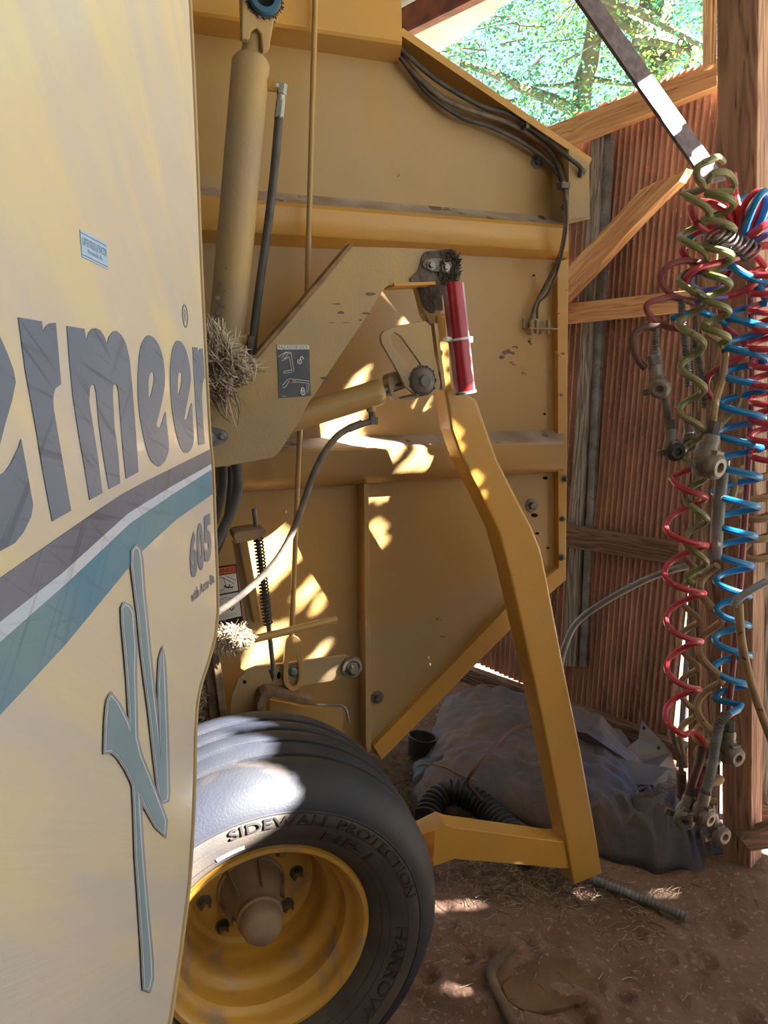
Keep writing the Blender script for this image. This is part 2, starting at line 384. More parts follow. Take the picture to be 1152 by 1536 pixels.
def wallboard(name, pxs, m, off, th, label, cat='beam', group=None):
    """board on the wall given by 4 pixels (near-right-top, left-top, left-bottom, right-bottom)"""
    W = [WALL.P(x, y, off) for x, y in pxs]
    a = (W[0]+W[3])/2; b = (W[1]+W[2])/2; ln = (b-a).length; ex = (b-a).normalized(); ez = WALL.n.cross(ex)
    M = Matrix((ex, ez, WALL.n)).transposed().to_4x4(); M.translation = a
    inv = M.inverted(); mb = MB(); prismw(mb, V((0, 0, 1)), V((1, 0, 0)), V((0, 1, 0)), [[inv @ w for w in W]], th)
    me = bpy.data.meshes.new(name); me.from_pydata(mb.v, [], mb.f); bm = bmesh.new(); bm.from_mesh(me); bmesh.ops.recalc_face_normals(bm, faces=bm.faces); bm.to_mesh(me); bm.free()
    me.materials.append(m); o = bpy.data.objects.new(name, me); COL.objects.link(o); o.matrix_world = M; o['_w'] = list(a)
    bevel(o, .003, 2); tag(o, label, cat, group); return o
wallboard('wooden_rail', [(1076, 92), (800, 198), (812, 232), (1076, 128)], WOODO, .075, .045, 'sloping light timber rail along the top edge of the rusty sheet wall', 'beam')
wallboard('wooden_rail', [(1055, 433), (800, 461), (800, 490), (1055, 464)], WOODO, .075, .045, 'horizontal light timber rail at middle height behind the hanging hoses', 'beam')
wallboard('wooden_rail', [(1060, 824), (800, 781), (800, 812), (1060, 856)], WOODD, .075, .045, 'darker lower rail tilting down to the right across the rusty wall', 'beam')
wallboard('wooden_rail', [(1030, 1122), (690, 1000), (690, 1026), (1030, 1147)], WOODD, .06, .05, 'dark timber sill along the foot of the rusty wall', 'beam')
# diagonal brace with a splintered end
W = [(1030, 252), (1015, 262), (985, 272), (960, 285), (905, 345), (840, 412), (795, 455), (795, 500), (852, 445), (900, 395), (945, 345), (985, 303), (1018, 272)]
mb = MB(); prism(mb, WALL, [W], .125, .045)
def reframe(o, a, b):
    """turn the object frame so that local X follows the grain (mesh stays put)"""
    ex = (b-a).normalized(); n = WALL.n; ez = n.cross(ex).normalized(); n = ex.cross(ez)
    M = Matrix((ex, ez, n)).transposed().to_4x4(); M.translation = o.location.copy(); inv = M.inverted()
    base = Matrix.Translation(o.location)
    o.data.transform(inv @ base); o.matrix_world = M; return o
o = mb.build('diagonal_brace', WOODO, smooth=False); reframe(o, WALL.P(795, 480), WALL.P(1030, 252)); bevel(o, .002)
tag(o, 'diagonal light timber brace with a splintered upper end on the rusty wall', 'beam')
# battens at the joint
for a, b, c, m, off, lab, nm in (((888, 185), (905, 178), ((862, 660), (880, 655)), WOODG, .03, 'pale weathered batten over the sheet joint, left of its darker twin', 'batten'),
                            ((905, 180), (918, 175), ((884, 655), (895, 655)), GALV, .02, 'grey metal strip beside the pale batten on the rusty wall', 'metal_strip')):
    x0 = c[0][0]+(c[0][0]-a[0])*.72; x1 = c[1][0]+(c[1][0]-b[0])*.72
    mb = MB(); prism(mb, WALL, [[a, b, c[1], (x1, 1000), (x0, 1000), c[0]]], off, .02)
    o = mb.build(nm, m, smooth=False); reframe(o, WALL.P(*a), WALL.P(x0, 1000)); tag(o, lab, 'batten')
# corner board at the end of the sheet
mb = MB(); prism(mb, WALL, [[(1046, 700), (1032, 900), (1014, 1150), (1022, 1152), (1040, 900), (1053, 700)]], .012, .01)
o = mb.build('galvanised_edge_strip', GALV, smooth=False); tag(o, 'narrow galvanised strip closing the right end of the rusty wall', 'batten')

# corner post and boards near it
def post(name, bl, br, tl, tr, m, th, label, dz=0, cat='post'):
    bl, br, tl, tr = V(bl), V(br), V(tl), V(tr)
    ex = ((tl+tr)/2-(bl+br)/2); L = ex.length; exn = ex.normalized(); side = (br-bl).normalized(); n = side.cross(exn).normalized()
    if n.y > 0: n = -n
    M = Matrix((exn, n.cross(exn), n)).transposed().to_4x4(); M.translation = (bl+br)/2; inv = M.inverted()
    mb = MB(); prismw(mb, V((0, 0, 1)), V((1, 0, 0)), V((0, 1, 0)), [[inv @ w for w in (bl, br, tr, tl)]], th)
    me = bpy.data.meshes.new(name); me.from_pydata(mb.v, [], mb.f); bm = bmesh.new(); bm.from_mesh(me); bmesh.ops.recalc_face_normals(bm, faces=bm.faces); bmesh.ops.subdivide_edges(bm, edges=[e for e in bm.edges if e.calc_length() > 1], cuts=8); bm.to_mesh(me); bm.free()
    me.materials.append(m); o = bpy.data.objects.new(name, me); COL.objects.link(o); o.matrix_world = M; bevel(o, .004); o['_w'] = list(M.translation)
    tag(o, label, cat); return o
def ext(b, t, z1):  # extend line b->t to height z1
    return b+(t-b)*((z1-b.z)/(t.z-b.z))
b0 = gnd(1084, 1332, -.04); b1 = gnd(1126, 1352, -.04); t0 = atD(1074, 0, 1.93); t1 = atD(1138, 0, 1.86)
post('wooden_post', b0, b1, ext(b0, t0, 2.88), ext(b1, t1, 2.88), WOODP, .09, 'thick square timber corner post the coiled hoses hang from')
b0 = gnd(1046, 1275, -.02); b1 = gnd(1080, 1262, -.02); t0 = atD(1052, 400, 2.09); t1 = atD(1090, 400, 2.09)
post('wooden_stud', b0, b1, ext(b0, t0, 1.75), ext(b1, t1, 1.75), WOODD, .04, 'shorter dark timber stud standing just behind the thick corner post')
b0 = atD(1063, 98, 2.12); b1 = atD(1076, 96, 2.12); t0 = atD(1063, 0, 2.12); t1 = atD(1076, 0, 2.12)
post('nailed_board', b0, b1, ext(b0, t0, 2.8), ext(b1, t1, 2.8), WOODO, .04, 'short light board nailed beside the top of the corner post', cat='board')
b0 = gnd(1118, 1335, -.02)+V((.02, .16, 0)); t0 = atD(1134, 0, 2.05)
post('weathered_board', b0, b0+V((.16, -.02, 0)), ext(b0, t0, 2.86), ext(b0, t0, 2.86)+V((.2, -.02, 0)), WOODG, .03, 'wide weathered grey board standing to the right of the corner post', cat='board')
# low planks right of the post
for q, lab, D in (([(1118, 1190), (1160, 1215), (1160, 1262), (1118, 1228)], 'upper of the two dark planks low at the right edge', 2.0), ([(1112, 1262), (1122, 1255), (1165, 1240), (1165, 1272), (1125, 1278)], 'lower of the two dark planks low at the right edge, with a broken tip', 1.85)):
    pl = Plane((0, D, 0), (1, 0, 0), (0, -1, 0)); mb = MB(); prism(mb, pl, [q], 0, .04); o = mb.build('broken_plank', WOODD, smooth=False)
    o.data.transform(Matrix.Rotation(0, 4, 'Z')); bevel(o, .003); tag(o, lab, 'plank')
# blue-grey corrugated sheet at the right
mb = MB(); n = 60; vs = []; fs = []
for i in range(n+1):
    s = i/n; a = .006*math.sin(i*.9)
    p0 = V((1.27+.75*s, 2.22-.3*s+a, .18)); p1 = V((1.31+.75*s, 2.25-.3*s+a, 1.15)); vs += [p0, p1, p0+V((0, .002, 0)), p1+V((0, .002, 0))]
for i in range(n): fs += [(4*i, 4*i+4, 4*i+5, 4*i+1), (4*i+2, 4*i+3, 4*i+7, 4*i+6)]
o = struct(link('wall_right', vs, fs, GRYB, smooth=True))

# ================================================================== BALER
bw = PAN.o + PAN.u*(-.966) + PAN.n*.4; bw.z = 0
BAL = empty('round_baler', (bw.x, bw.y, 0), 'faded yellow round baler with an open side shield, parked beside a rusty wall', 'baler')
N = PAN.n; U = PAN.u; Z = V((0, 0, 1))
# --- side panel
FA = PAN.P(602, 47, .07)-PAN.n*.07; FB = PAN.P(886, 242, .07)-PAN.n*.07; FC = FA.lerp(FB, .90)
side = MB(); _W = [PAN.P(180, -120), PAN.P(510, -60), FA, FC]+[PAN.P(x, y) for x, y in [(852, 380), (849, 700), (846, 868), (768, 934), (573, 1136), (548, 1124), (548, 1180), (180, 1220)]]; prismw(side, PAN.n, PAN.u, V((0, 0, 1)), [_W], .008)
SIDE = side.build('side_panel', YEL, BAL, smooth=False)
mb = MB(); loft(mb, PAN, [[(180, 268, 0), (853, 327, 0)], [(180, 273, .006), (853, 331, .006)], [(180, 283, .052), (853, 338, .052)]]); mb.build('dusty_ledge', DUSTL, SIDE)['label'] = 'grey dust lying along the upper rail ledge'
mb = MB(); loft(mb, PAN, [[(180, 283, .052), (853, 338, .052)], [(180, 290, .06), (853, 343, .06)], [(180, 331, .06), (853, 374, .06)], [(180, 337, .056), (853, 377, .056)], [(180, 358, 0), (853, 391, 0)]]); mb.build('upper_rail', YELC, SIDE)
mb = MB(); loft(mb, PAN, [[(330, 661, 0), (846, 644, 0)], [(330, 664, .012), (846, 647, .012)], [(330, 677, .055), (846, 662, .055)]]); mb.build('dusty_ledge', DUSTL, SIDE)
mb = MB(); loft(mb, PAN, [[(330, 677, .055), (846, 662, .055)], [(330, 681, .062), (846, 666, .062)], [(330, 712, .062), (846, 692, .062)], [(330, 722, .056), (846, 700, .056)], [(330, 738, .03), (846, 706, .03)], [(330, 740, 0), (846, 708, 0)]]); mb.build('lower_rail', YEL, SIDE)
mb = MB(); prism(mb, PAN, [[(546, 726), (553, 726), (557, 1124), (551, 1130), (549, 1120)]], .05, .05); bevel(mb.build('rib', YEL, SIDE, smooth=False), .001)
mb = MB(); prism(mb, PAN, [[(573, 1140), (560, 1120), (760, 912), (838, 852), (836, 392), (853, 388), (849, 870), (770, 940)]], .022, .022); bevel(mb.build('edge_flange', YELC, SIDE, smooth=False), .002)
# top flange running down to the rear corner
mb = MB(); a = FA; b = FB
for q in (0,):
    dirn = (b-a).normalized(); perp = N.cross(dirn).normalized()
    seg_box(mb, a+N*.035, b+N*.035, N*.035, perp*.003)
    seg_box(mb, a+N*.069-perp*.0, b+N*.069, N*.0015, perp*.008)
mb.build('top_flange', YELC, SIDE, smooth=False)
# header beam
mb = MB(); loft(mb, PAN, [[(180, -160, .09), (600, -160, .09)], [(180, 0, .09), (603, 62, .09)], [(180, 6, .085), (603, 68, .085)], [(180, 34, 0), (598, 96, 0)]])
pa = [PAN.P(603, 62, .09), PAN.P(598, 96, 0), PAN.P(600, -160, 0), PAN.P(600, -160, .09)]; mb.add(pa, [(0, 1, 2, 3)])
mb.v = mb.v; HB_ = mb.build('header_beam', YELC, SIDE)
# rear corner box
mb = MB(); prism(mb, PAN, [[(853, 222), (884, 243), (885, 326), (853, 330)]], .075, .075); loft(mb, PAN, [[(853, 330, .075), (885, 326, .075)], [(853, 336, 0), (885, 328, 0)]]); bevel(mb.build('corner_box', YELD, SIDE, smooth=False), .002)
# panel bolts
for x, y, r, o_, m in ((805, 243, .010, .0, DSTEEL), (797, 758, .0115, 0, ALU), (566, 1046, .011, 0, DSTEEL), (873, 258, .006, .076, DSTEEL), (846, 718, .006, .022, DSTEEL), (843, 778, .005, .022, DSTEEL), (842, 836, .006, .022, DSTEEL), (630, 1046, .004, 0, DSTEEL), (845, 312, .005, .075, DSTEEL)):
    mb = MB(); bolt(mb, PAN.P(x, y, o_), N, r, .010, 1.7); mb.build('bolt', m, SIDE)
mb = MB()
for x, y, rx, ry in ((818, 717, 3.5, 2.5), (806, 800, 3, 2), (822, 822, 2.2, 1.8), (817, 621, 2, 2), (801, 413, 2, 1.6), (720, 957, 3.5, 2), (802, 773, 5, 3)):
    mb = MB(); prism(mb, PAN, [ell(x, y, rx, ry, 14)], .0012, .001); mb.build('slot', HOLE, SIDE)
# smears of old grease on the panel
rr = random.Random(3); GRS = mat('panel_grease', (118, 92, 84), (140, 108, 84), 40, .8)
for x, y, s in ((800, 500, 10), (792, 512, 7), (760, 530, 12), (775, 520, 6), (840, 530, 8), (840, 590, 6), (838, 470, 4), (785, 560, 4), (660, 930, 4), (664, 955, 4), (500, 455, 9), (553, 475, 8), (770, 545, 5), (815, 490, 6)):
    for k in range(4 if x > 600 else 0):
        cx, cy = x+rr.uniform(-s, s), y+rr.uniform(-s, s)*.6; q = [(cx+rr.uniform(.5, 1)*s*.42*math.cos(t), cy+rr.uniform(.4, 1)*s*.3*math.sin(t)) for t in [i*.7 for i in range(9)]]
        mb = MB(); prism(mb, PAN, [q], (.0227 if 834 < cx < 850 else .0012), .0008, smooth=2); mb.build('grease_smear', GRS, SIDE, smooth=False)
# wiring along the top flange
def px_tube(pl, pts, r, n=8, seg=10):
    return smoothpts([pl.P(*p) for p in pts], n)
mb = MB(); tube(mb, px_tube(PAN, [(560, 30, .05), (598, 80, .03), (632, 120, .03), (672, 152, .035), (720, 170, .04), (762, 184, .04), (800, 205, .035), (828, 232, .03), (843, 262, .055), (849, 300, .085), (848, 345, .09), (838, 390, .07), (818, 430, .02), (803, 460, .015), (795, 490, .015)], .005), .0062, 10)
mb.build('wiring_cable', RUBH, SIDE)
mb = MB(); tube(mb, px_tube(PAN, [(570, 55, .04), (602, 88, .025), (640, 138, .022), (690, 175, .03), (735, 190, .035), (780, 212, .03), (815, 236, .03), (838, 262, .04), (846, 285, .07)], .005), .0055, 10)
tube(mb, px_tube(PAN, [(575, 42, .06), (600, 72, .045), (655, 120, .05), (720, 158, .05), (765, 172, .052), (812, 204, .055), (855, 238, .088), (871, 252, .09), (870, 266, .08)], .005), .0055, 10)
mb.build('wiring_cable', RUBD, SIDE)
mb = MB(); tube(mb, px_tube(PAN, [(850, 300, .092), (849, 350, .095), (838, 400, .07), (822, 440, .02), (808, 455, .02), (806, 478, .02)], .004), .003, 8); mb.build('thin_lead', RUBD, SIDE)
mb = MB(); box(mb, PAN.P(845, 279, .08), U*.012, N*.012, Z*.007); mb.build('cable_clip', DSTEEL, SIDE, smooth=False); mb = MB(); box(mb, PAN.P(788, 186, .055), U*.004, N*.012, Z*.012); mb.build('cable_clip', DSTEEL, SIDE, smooth=False)
mb = MB(); box(mb, PAN.P(810, 493, .018), U*.042, N*.018, Z*.0015); prism(mb, PAN, [[(785, 478), (836, 482), (836, 496), (785, 493)]], .004, .004)
for x in (797, 805, 822): cyl(mb, PAN.P(x, 480, .018), PAN.P(x, 500, .018), .005)
mb.build('switch_bracket', YELD, SIDE, smooth=False)

# --- lift cylinder
def cylpart(name, a, b, r, m, parent, seg=28, prof=None):
    mb = MB(); a = V(a); b = V(b); L = (b-a).length
    pr = prof or [(0, 0), (r*.93, 0), (r, .004), (r, L-.004), (r*.93, L), (0, L)]
    lathe(mb, a, b-a, pr, seg); return mb.build(name, m, parent)
A = PAN.P(377, 84, .23); B_ = PAN.P(339, 520, .23)
L = (B_-A).length
LIFT = cylpart('lift_cylinder', A, B_, .036, YELD, BAL, prof=[(0, 0), (.026, 0), (.030, .004), (.0355, .012), (.0355, L*.55), (.036, L*.56), (.036, L-.006), (.033, L), (0, L)])
C_ = PAN.P(385, 40, .23); mb = MB(); cyl(mb, A+(A-B_).normalized()*-.005, C_, .0205, 24); mb.build('piston_rod', YELD, LIFT)
mb = MB(); prism(mb, PAN, [[(365, -30), (420, -30), (411, 30), (404, 74), (394, 78), (391, 50), (384, 42), (377, 46), (374, 60), (362, 58), (363, 20)]], .262, .016); prism(mb, PAN, [[(363, -30), (415, -30), (408, 50), (398, 66), (380, 66), (363, 58)]], .205, .016)
box(mb, PAN.P(387, 12, .23), U*.03, N*.03, Z*.03); bevel(mb.build('clevis', YELD, LIFT, smooth=False), .003)
mb = MB(); c = PAN.P(396, -2, .263); lathe(mb, c, N, [(.016, 0), (.03, 0), (.03, .008), (.027, .012), (.018, .012), (.016, .004)], 32); mb.build('pin_ring', mat('blue_ring', (40, 92, 130), (60, 84, 104), 20, .5), LIFT)
mb = MB(); cyl(mb, c-N*.001, c+N*.003, .018, 24); mb.build('pin', HOLE, LIFT)
mb = MB(); rr = random.Random(5)
for k in range(220):
    a = rr.uniform(0, 6.3); p = c+(U*math.cos(a)+Z*math.sin(a))*rr.uniform(.03, .033); q = p+(p-c).normalized()*rr.uniform(.001, .005)+N*rr.uniform(-.004, .003)+U*rr.uniform(-.003, .003); tube(mb, [p, q], .0009, 3, caps=False)
mb.build('grease_fringe', BRN, LIFT)
mb = MB(); cyl(mb, PAN.P(397, 126, .235), PAN.P(414, 127, .24), .0125, 20); mb.build('port_boss', YEL, LIFT)
mb = MB(); cyl(mb, PAN.P(413, 129, .24), PAN.P(424, 131, .24), .007, 6); cyl(mb, PAN.P(424, 126, .24), PAN.P(422, 142, .24), .0095, 6); cyl(mb, PAN.P(422, 143, .24), PAN.P(421, 153, .24), .0085, 12); cyl(mb, PAN.P(421, 152, .24), PAN.P(418, 178, .24), .0092, 6); mb.build('hose_fitting', mat('zinc_fitting', (172, 176, 172), (150, 150, 140), 30, .4, .5), LIFT)
mb = MB(); tube(mb, px_tube(PAN, [(418.5, 176, .24), (412, 250, .24), (403, 330, .24), (392, 410, .24), (383, 480, .25), (377, 540, .25)], 0), .0085, 14); mb.build('hydraulic_hose', RUBD, LIFT)
mb = MB(); cyl(mb, PAN.P(352, 508, .235), PAN.P(371, 510, .245), .0105, 16); mb.build('port_boss', YEL, LIFT)
mb = MB(); cyl(mb, PAN.P(370, 509, .245), PAN.P(377, 512, .247), .009, 6); cyl(mb, PAN.P(379, 505, .25), PAN.P(376, 522, .25), .010, 6); mb.build('hose_fitting', DSTEEL, LIFT)
# --- long control rod with slotted link
mb = MB(); tube(mb, [PAN.P(474, -60, .11), PAN.P(473, 0, .11), PAN.P(461, 430, .10), PAN.P(450, 640, .10), PAN.P(437, 962, .09)], .0062, 12)
ROD = mb.build('control_rod', YEL, BAL)
mb = MB(); prism(mb, PAN, [[(430, 962), (441, 955), (452, 962), (454, 985), (454, 1018), (450, 1031), (440, 1037), (430, 1031), (425, 1018), (427, 985)], [(434, 990), (432, 1015), (434, 1026), (440, 1030), (446, 1026), (448, 1015), (447, 990), (441, 982)]], .10, .012, smooth=3); bevel(mb.build('slotted_link', YEL, ROD, smooth=False), .0015)
mb = MB(); bolt(mb, PAN.P(440, 1006, .088), N, .010, .010, 1.4); mb.build('bolt', mat('zinc_bolt', (136, 156, 162), (120, 130, 134), 30, .4, .5), ROD)

# --- kicker frame plate
mb = MB(); KP = [(528, 370), (605, 372), (682, 376), (689, 385), (690, 402), (688, 425), (640, 427), (583, 428), (577, 432), (462, 606), (445, 638), (420, 676), (412, 684), (402, 688), (340, 699), (240, 712), (240, 540), (386, 536)]
prism(mb, PAN, [KP], .29, .010); KICK = bevel(mb.build('kicker_frame', YELD, BAL, smooth=False), .0015)
mb = MB(); a = PAN.P(380, 538, .268); b = PAN.P(524, 369, .268); dirn = (b-a).normalized(); seg_box(mb, a, b, N*.022, N.cross(dirn).normalized()*.004); mb.build('flange', mat('worn_flange', (150, 118, 80), (110, 86, 66), 30, .7), KICK, smooth=False)
mb = MB(); prism(mb, PAN, [[(x, y) for x, y in KP[:9]]+[(462, 606), (386, 536)]], .20, .008); mb.build('inner_plate', YEL, KICK, smooth=False)
mb = MB(); seg_box(mb, PAN.P(580, 430, .25), PAN.P(640, 428, .25), N*.045, Z*.003); mb.build('rusty_lip', RUSTY, KICK, smooth=False)
# greasy pivot
mb = MB(); prism(mb, PAN, [[(636, 380), (652, 376), (678, 374), (687, 384), (690, 404), (687, 424), (660, 428), (616, 422), (628, 405)]], .2935, .003, smooth=3); rr = random.Random(11)
for k in range(500):
    a = rr.uniform(0, 6.3); q = rr.uniform(.3, 1)**.5; p = PAN.P(674+14*q*math.cos(a), 402+24*q*math.sin(a), .294); tube(mb, [p, p+V((rr.uniform(-1, 1), rr.uniform(-1, 0), rr.uniform(-1, 1)))*.010], [.0022, .0008], 4)
mb.build('grease_patch', BRN, KICK)
mb = MB(); prism(mb, PAN, [ell(656, 397, 22, 10, 24, .05)], .298, .005); mb.build('lock_plate', DSTEEL, KICK)
for x, y in ((646, 398), (668, 401)):
    mb = MB(); bolt(mb, PAN.P(x, y, .298), N, .0065, .007, 1.5); mb.build('bolt', STEEL, KICK)
# bearing flange near the shield edge
mb = MB(); prism(mb, PAN, [[(305, 640), (322, 641), (338, 646), (343, 655), (338, 663), (322, 669), (305, 672)]], .30, .010, smooth=3); bolt(mb, PAN.P(333, 654, .30), N, .007, .008, 1.2); lathe(mb, PAN.P(312, 657, .30), N, [(0, .012), (.012, .012), (.014, .006), (.016, 0)], 24); mb.build('bearing_flange', STEEL, KICK)
# kicker lock decal
mb = MB(); DQ = [(416, 517.5), (463.5, 517.5), (466.5, 594), (419, 597)]
def dq(u, v):
    a = V(DQ[0]).lerp(V(DQ[1]), u); b = V(DQ[3]).lerp(V(DQ[2]), u); p = a.lerp(b, v); return (p.x, p.y)
prism(mb, PAN, [DQ], .2912, .001); DEC = mb.build('kicker_lock_decal', SLATE, KICK, smooth=False); DEC['label'] = 'dark decal headed BALE KICKER LOCK'
# (third level stays inside one decal part: the print is merged below)
mbd = MB(); prism(mbd, PAN, [DQ], .2914, .001, 0); prism(mbd, PAN, [[dq(0, 0), dq(1, 0), dq(1, .085), dq(0, .085)]], .2918, .0004, 1)
puttext(mbd, PAN, 'BALE KICKER LOCK', [dq(.04, .012), dq(.96, .012), dq(.96, .074), dq(.04, .074)], .2921, 2)
def dline(pts, w=.0006, mi=1, closed=False):
    P3 = [PAN.P(*dq(u, v), .2919) for u, v in pts]; tube(mbd, P3, w, 5, mi, closed=closed)
g = lambda pts: [((x-228)/655, (y-250)/1085) for x, y in pts]
dline(g([(228, 495), (390, 400), (500, 400), (550, 810), (510, 815), (470, 500)])); dline(g([(305, 520), (395, 410), (495, 430)])); dline(g([(305, 570), (345, 565), (440, 440)])); dline(g([(370, 540), (460, 500)])); dline(g([(500, 770), (345, 795), (330, 825), (350, 832), (510, 815)]))
dline(g([(300, 1085), (420, 960), (500, 955), (860, 1020), (855, 1065), (585, 1020)])); dline(g([(310, 1125), (360, 1120), (450, 990)])); dline(g([(520, 985), (580, 1000), (575, 1025), (515, 1030)]), closed=True); dline(g([(810, 1070), (795, 1230), (815, 1255), (830, 1230), (850, 1070)]))
dline(g([(635, 565), (715, 565), (712, 610), (690, 640), (660, 640), (635, 610)]), .0012, closed=True); dline(g([(690, 560), (690, 520), (715, 495), (745, 510), (750, 555)]), .0012)
dline(g([(675, 1220), (755, 1220), (755, 1265), (735, 1295), (695, 1295), (675, 1265)]), .0012, closed=True); dline(g([(685, 1215), (690, 1165), (715, 1150), (740, 1165), (745, 1215)]), .0012)
dline(g([(675, 580), (675, 605)]), .001); dline(g([(715, 1235), (715, 1260)]), .001); dline(g([(285, 1305), (370, 1305)]), .0006)
prism(mbd, PAN, [[dq(*q) for q in g([(440, 1040), (460, 1010), (500, 1020), (505, 1055), (450, 1058)])]], .2921, .0003, 3)
me_old = DEC.data; DEC2 = mbd.build('kicker_lock_decal', SLATE, KICK, smooth=False, mats=[SLATE, WHT, INK, REDT]); DEC2['label'] = DEC['label']; bpy.data.objects.remove(DEC); DEC2.name = 'kicker_lock_decal'

rr = random.Random(17)
def blot(px, py, rx, ry, off, parent, pl=PAN):
    q_ = [(px+rx*rr.uniform(.6, 1)*math.cos(t*.7), py+ry*rr.uniform(.5, 1)*math.sin(t*.7)) for t in range(9)]
    mb = MB(); prism(mb, pl, [q_], off, .0006, smooth=2); mb.build('grease_smear', GRSK, parent, smooth=False)
GRSK = mat('kicker_grease', (112, 100, 100), (88, 78, 78), 40, .8)
for x, y, rx, ry in ((505, 456, 9, 1.2), (512, 469, 7, 2.5), (556, 441, 9, 3), (549, 470, 8, 2), (519, 484, 8, 1), (486, 567, 6, 3), (498, 484, 5, 1), (541, 480, 3, 2)): blot(x, y, rx, ry, .2906, KICK)
for x, y, s_ in ((331, 425, 3), (326, 447, 3.5), (338, 436, 2), (326, 470, 3), (333, 458, 4), (325, 487, 2.5), (340, 402, 2), (334, 478, 2)):
    p = PAN.P(x, y, .262); mb = MB(); lathe(mb, p-N*.001, N, [(s_*.0014, 0), (s_*.0012, .0012), (0, .0016)], 9); mb.build('grease_spot', GRSK, LIFT)
# --- kicker cylinder
a = PAN.P(425, 632, .245); b = PAN.P(572, 587, .245); L = (b-a).length
KC = cylpart('kicker_cylinder', a, b, .0275, YEL, BAL, prof=[(0, 0), (.0275, 0), (.0275, L-.02), (.028, L-.018), (.028, L-.004), (.025, L), (0, L)])
c = PAN.P(608, 575, .245); mb = MB(); cyl(mb, b-(b-a).normalized()*.01, c, .010, 18); mb.build('piston_rod', STEEL, KC)
mb = MB(); prism(mb, PAN, [[(581, 568), (584, 562), (600, 557), (604, 572), (594, 576), (590, 588), (600, 598), (625, 592), (640, 592), (620, 600), (594, 601), (587, 594)]], .262, .034); bevel(mb.build('rod_clevis', YELD, KC, smooth=False), .002)
mb = MB(); cyl(mb, PAN.P(556, 602, .25), PAN.P(557, 617, .25), .0105, 18); mb.build('port_boss', YEL, KC)
mb = MB(); cyl(mb, PAN.P(557, 616, .25), PAN.P(559, 629, .25), .007, 6); box(mb, PAN.P(560, 631, .25), U*.008, N*.007, Z*.008); cyl(mb, PAN.P(556, 632, .25), PAN.P(543, 636, .25), .0068, 6); cyl(mb, PAN.P(543, 635, .25), PAN.P(523, 643, .25), .0085, 14); mb.build('hose_fitting', DSTEEL, KC)
mb = MB(); tube(mb, smoothpts([PAN.P(*q) for q in [(524, 642, .25), (505, 655, .255), (486, 680, .26), (469, 715, .265), (455, 755, .27), (438, 800, .275), (415, 840, .28), (385, 872, .28), (350, 902, .27), (300, 935, .25), (260, 950, .24)]], 10), .0072, 14); mb.build('hydraulic_hose', RUBH, KC)

# --- kicker arm
mb = MB(); FRONT = [(654, 470), (658, 520), (664, 570), (672, 610), (678, 645), (693, 688), (722, 745), (748, 800), (764, 860), (779, 925), (798, 1010), (829, 1160), (850, 1270), (861, 1329), (904, 1311), (891, 1232), (871, 1122), (846, 1000), (820, 862), (812, 825), (799, 792), (776, 748), (746, 688), (727, 632), (716, 600), (713, 580), (705, 540), (695, 470)]
prism(mb, PAN, [FRONT[:-3]+[(700, 590), (688, 590), (678, 575), (672, 470)]], .24, .07); ARM = bevel(mb.build('kicker_arm', YELC, BAL, smooth=False), .007, 3)
mb = MB(); prism(mb, PAN, [[(624, 420), (668, 420), (664, 445), (662, 485), (668, 560), (655, 560), (648, 520), (643, 482), (636, 470), (630, 445)]], .238, .03); NECK = bevel(mb.build('arm_neck', YELD, ARM, smooth=False), .003)
mb = MB(); prism(mb, PAN, [[(626, 424), (664, 424), (663, 445), (664, 466), (655, 464), (650, 470), (642, 468), (634, 458), (629, 440)]], .2395, .002, smooth=2); mb.build('grease_patch', BRN, ARM)
# slotted bracket, two cheeks
SB = [(583, 494), (600, 488), (638, 481), (647, 489), (652, 530), (661, 575), (658, 588), (640, 593), (622, 592), (608, 580), (598, 560), (572, 514), (571, 503), (576, 496)]
SLOT = [(585, 503), (592, 498), (601, 504), (630, 544), (635, 555), (628, 562), (619, 557), (589, 520)]
for o_, SL in ((.285, SLOT), (.232, [(582, 500), (590, 494), (606, 502), (636, 542), (641, 557), (628, 566), (613, 560), (584, 520)])):
    mb = MB(); prism(mb, PAN, [SB, SL], o_, .010); bevel(mb.build('slotted_bracket', YELD, ARM, smooth=False), .0015)
mb = MB(); seg_box(mb, PAN.P(645, 486, .255), PAN.P(658, 585, .255), N*.03, U*.004); mb.build('bracket_spine', YEL, ARM, smooth=False)
c = PAN.P(634, 571, .286); mb = MB(); lathe(mb, c, N, [(0, .004), (.011, .004), (.012, .010), (.022, .008), (.027, .004), (.029, 0)], 36); cyl(mb, c, c+N*.016, .012, 24); cyl(mb, c+N*.016, c+N*.017, .010, 24); mb.build('pivot_washer', DSTEEL, ARM)
mb = MB(); rr = random.Random(4)
for k in range(300):
    a = rr.uniform(0, 6.3); p = c+(U*math.cos(a)+Z*math.sin(a))*rr.uniform(.025, .031)-N*.002; tube(mb, [p, p+V((rr.uniform(-1, 1), -.3, rr.uniform(-1, 1)))*.0035], [.0025, .0012], 4)
mb.build('grease_ring', BRN, ARM)
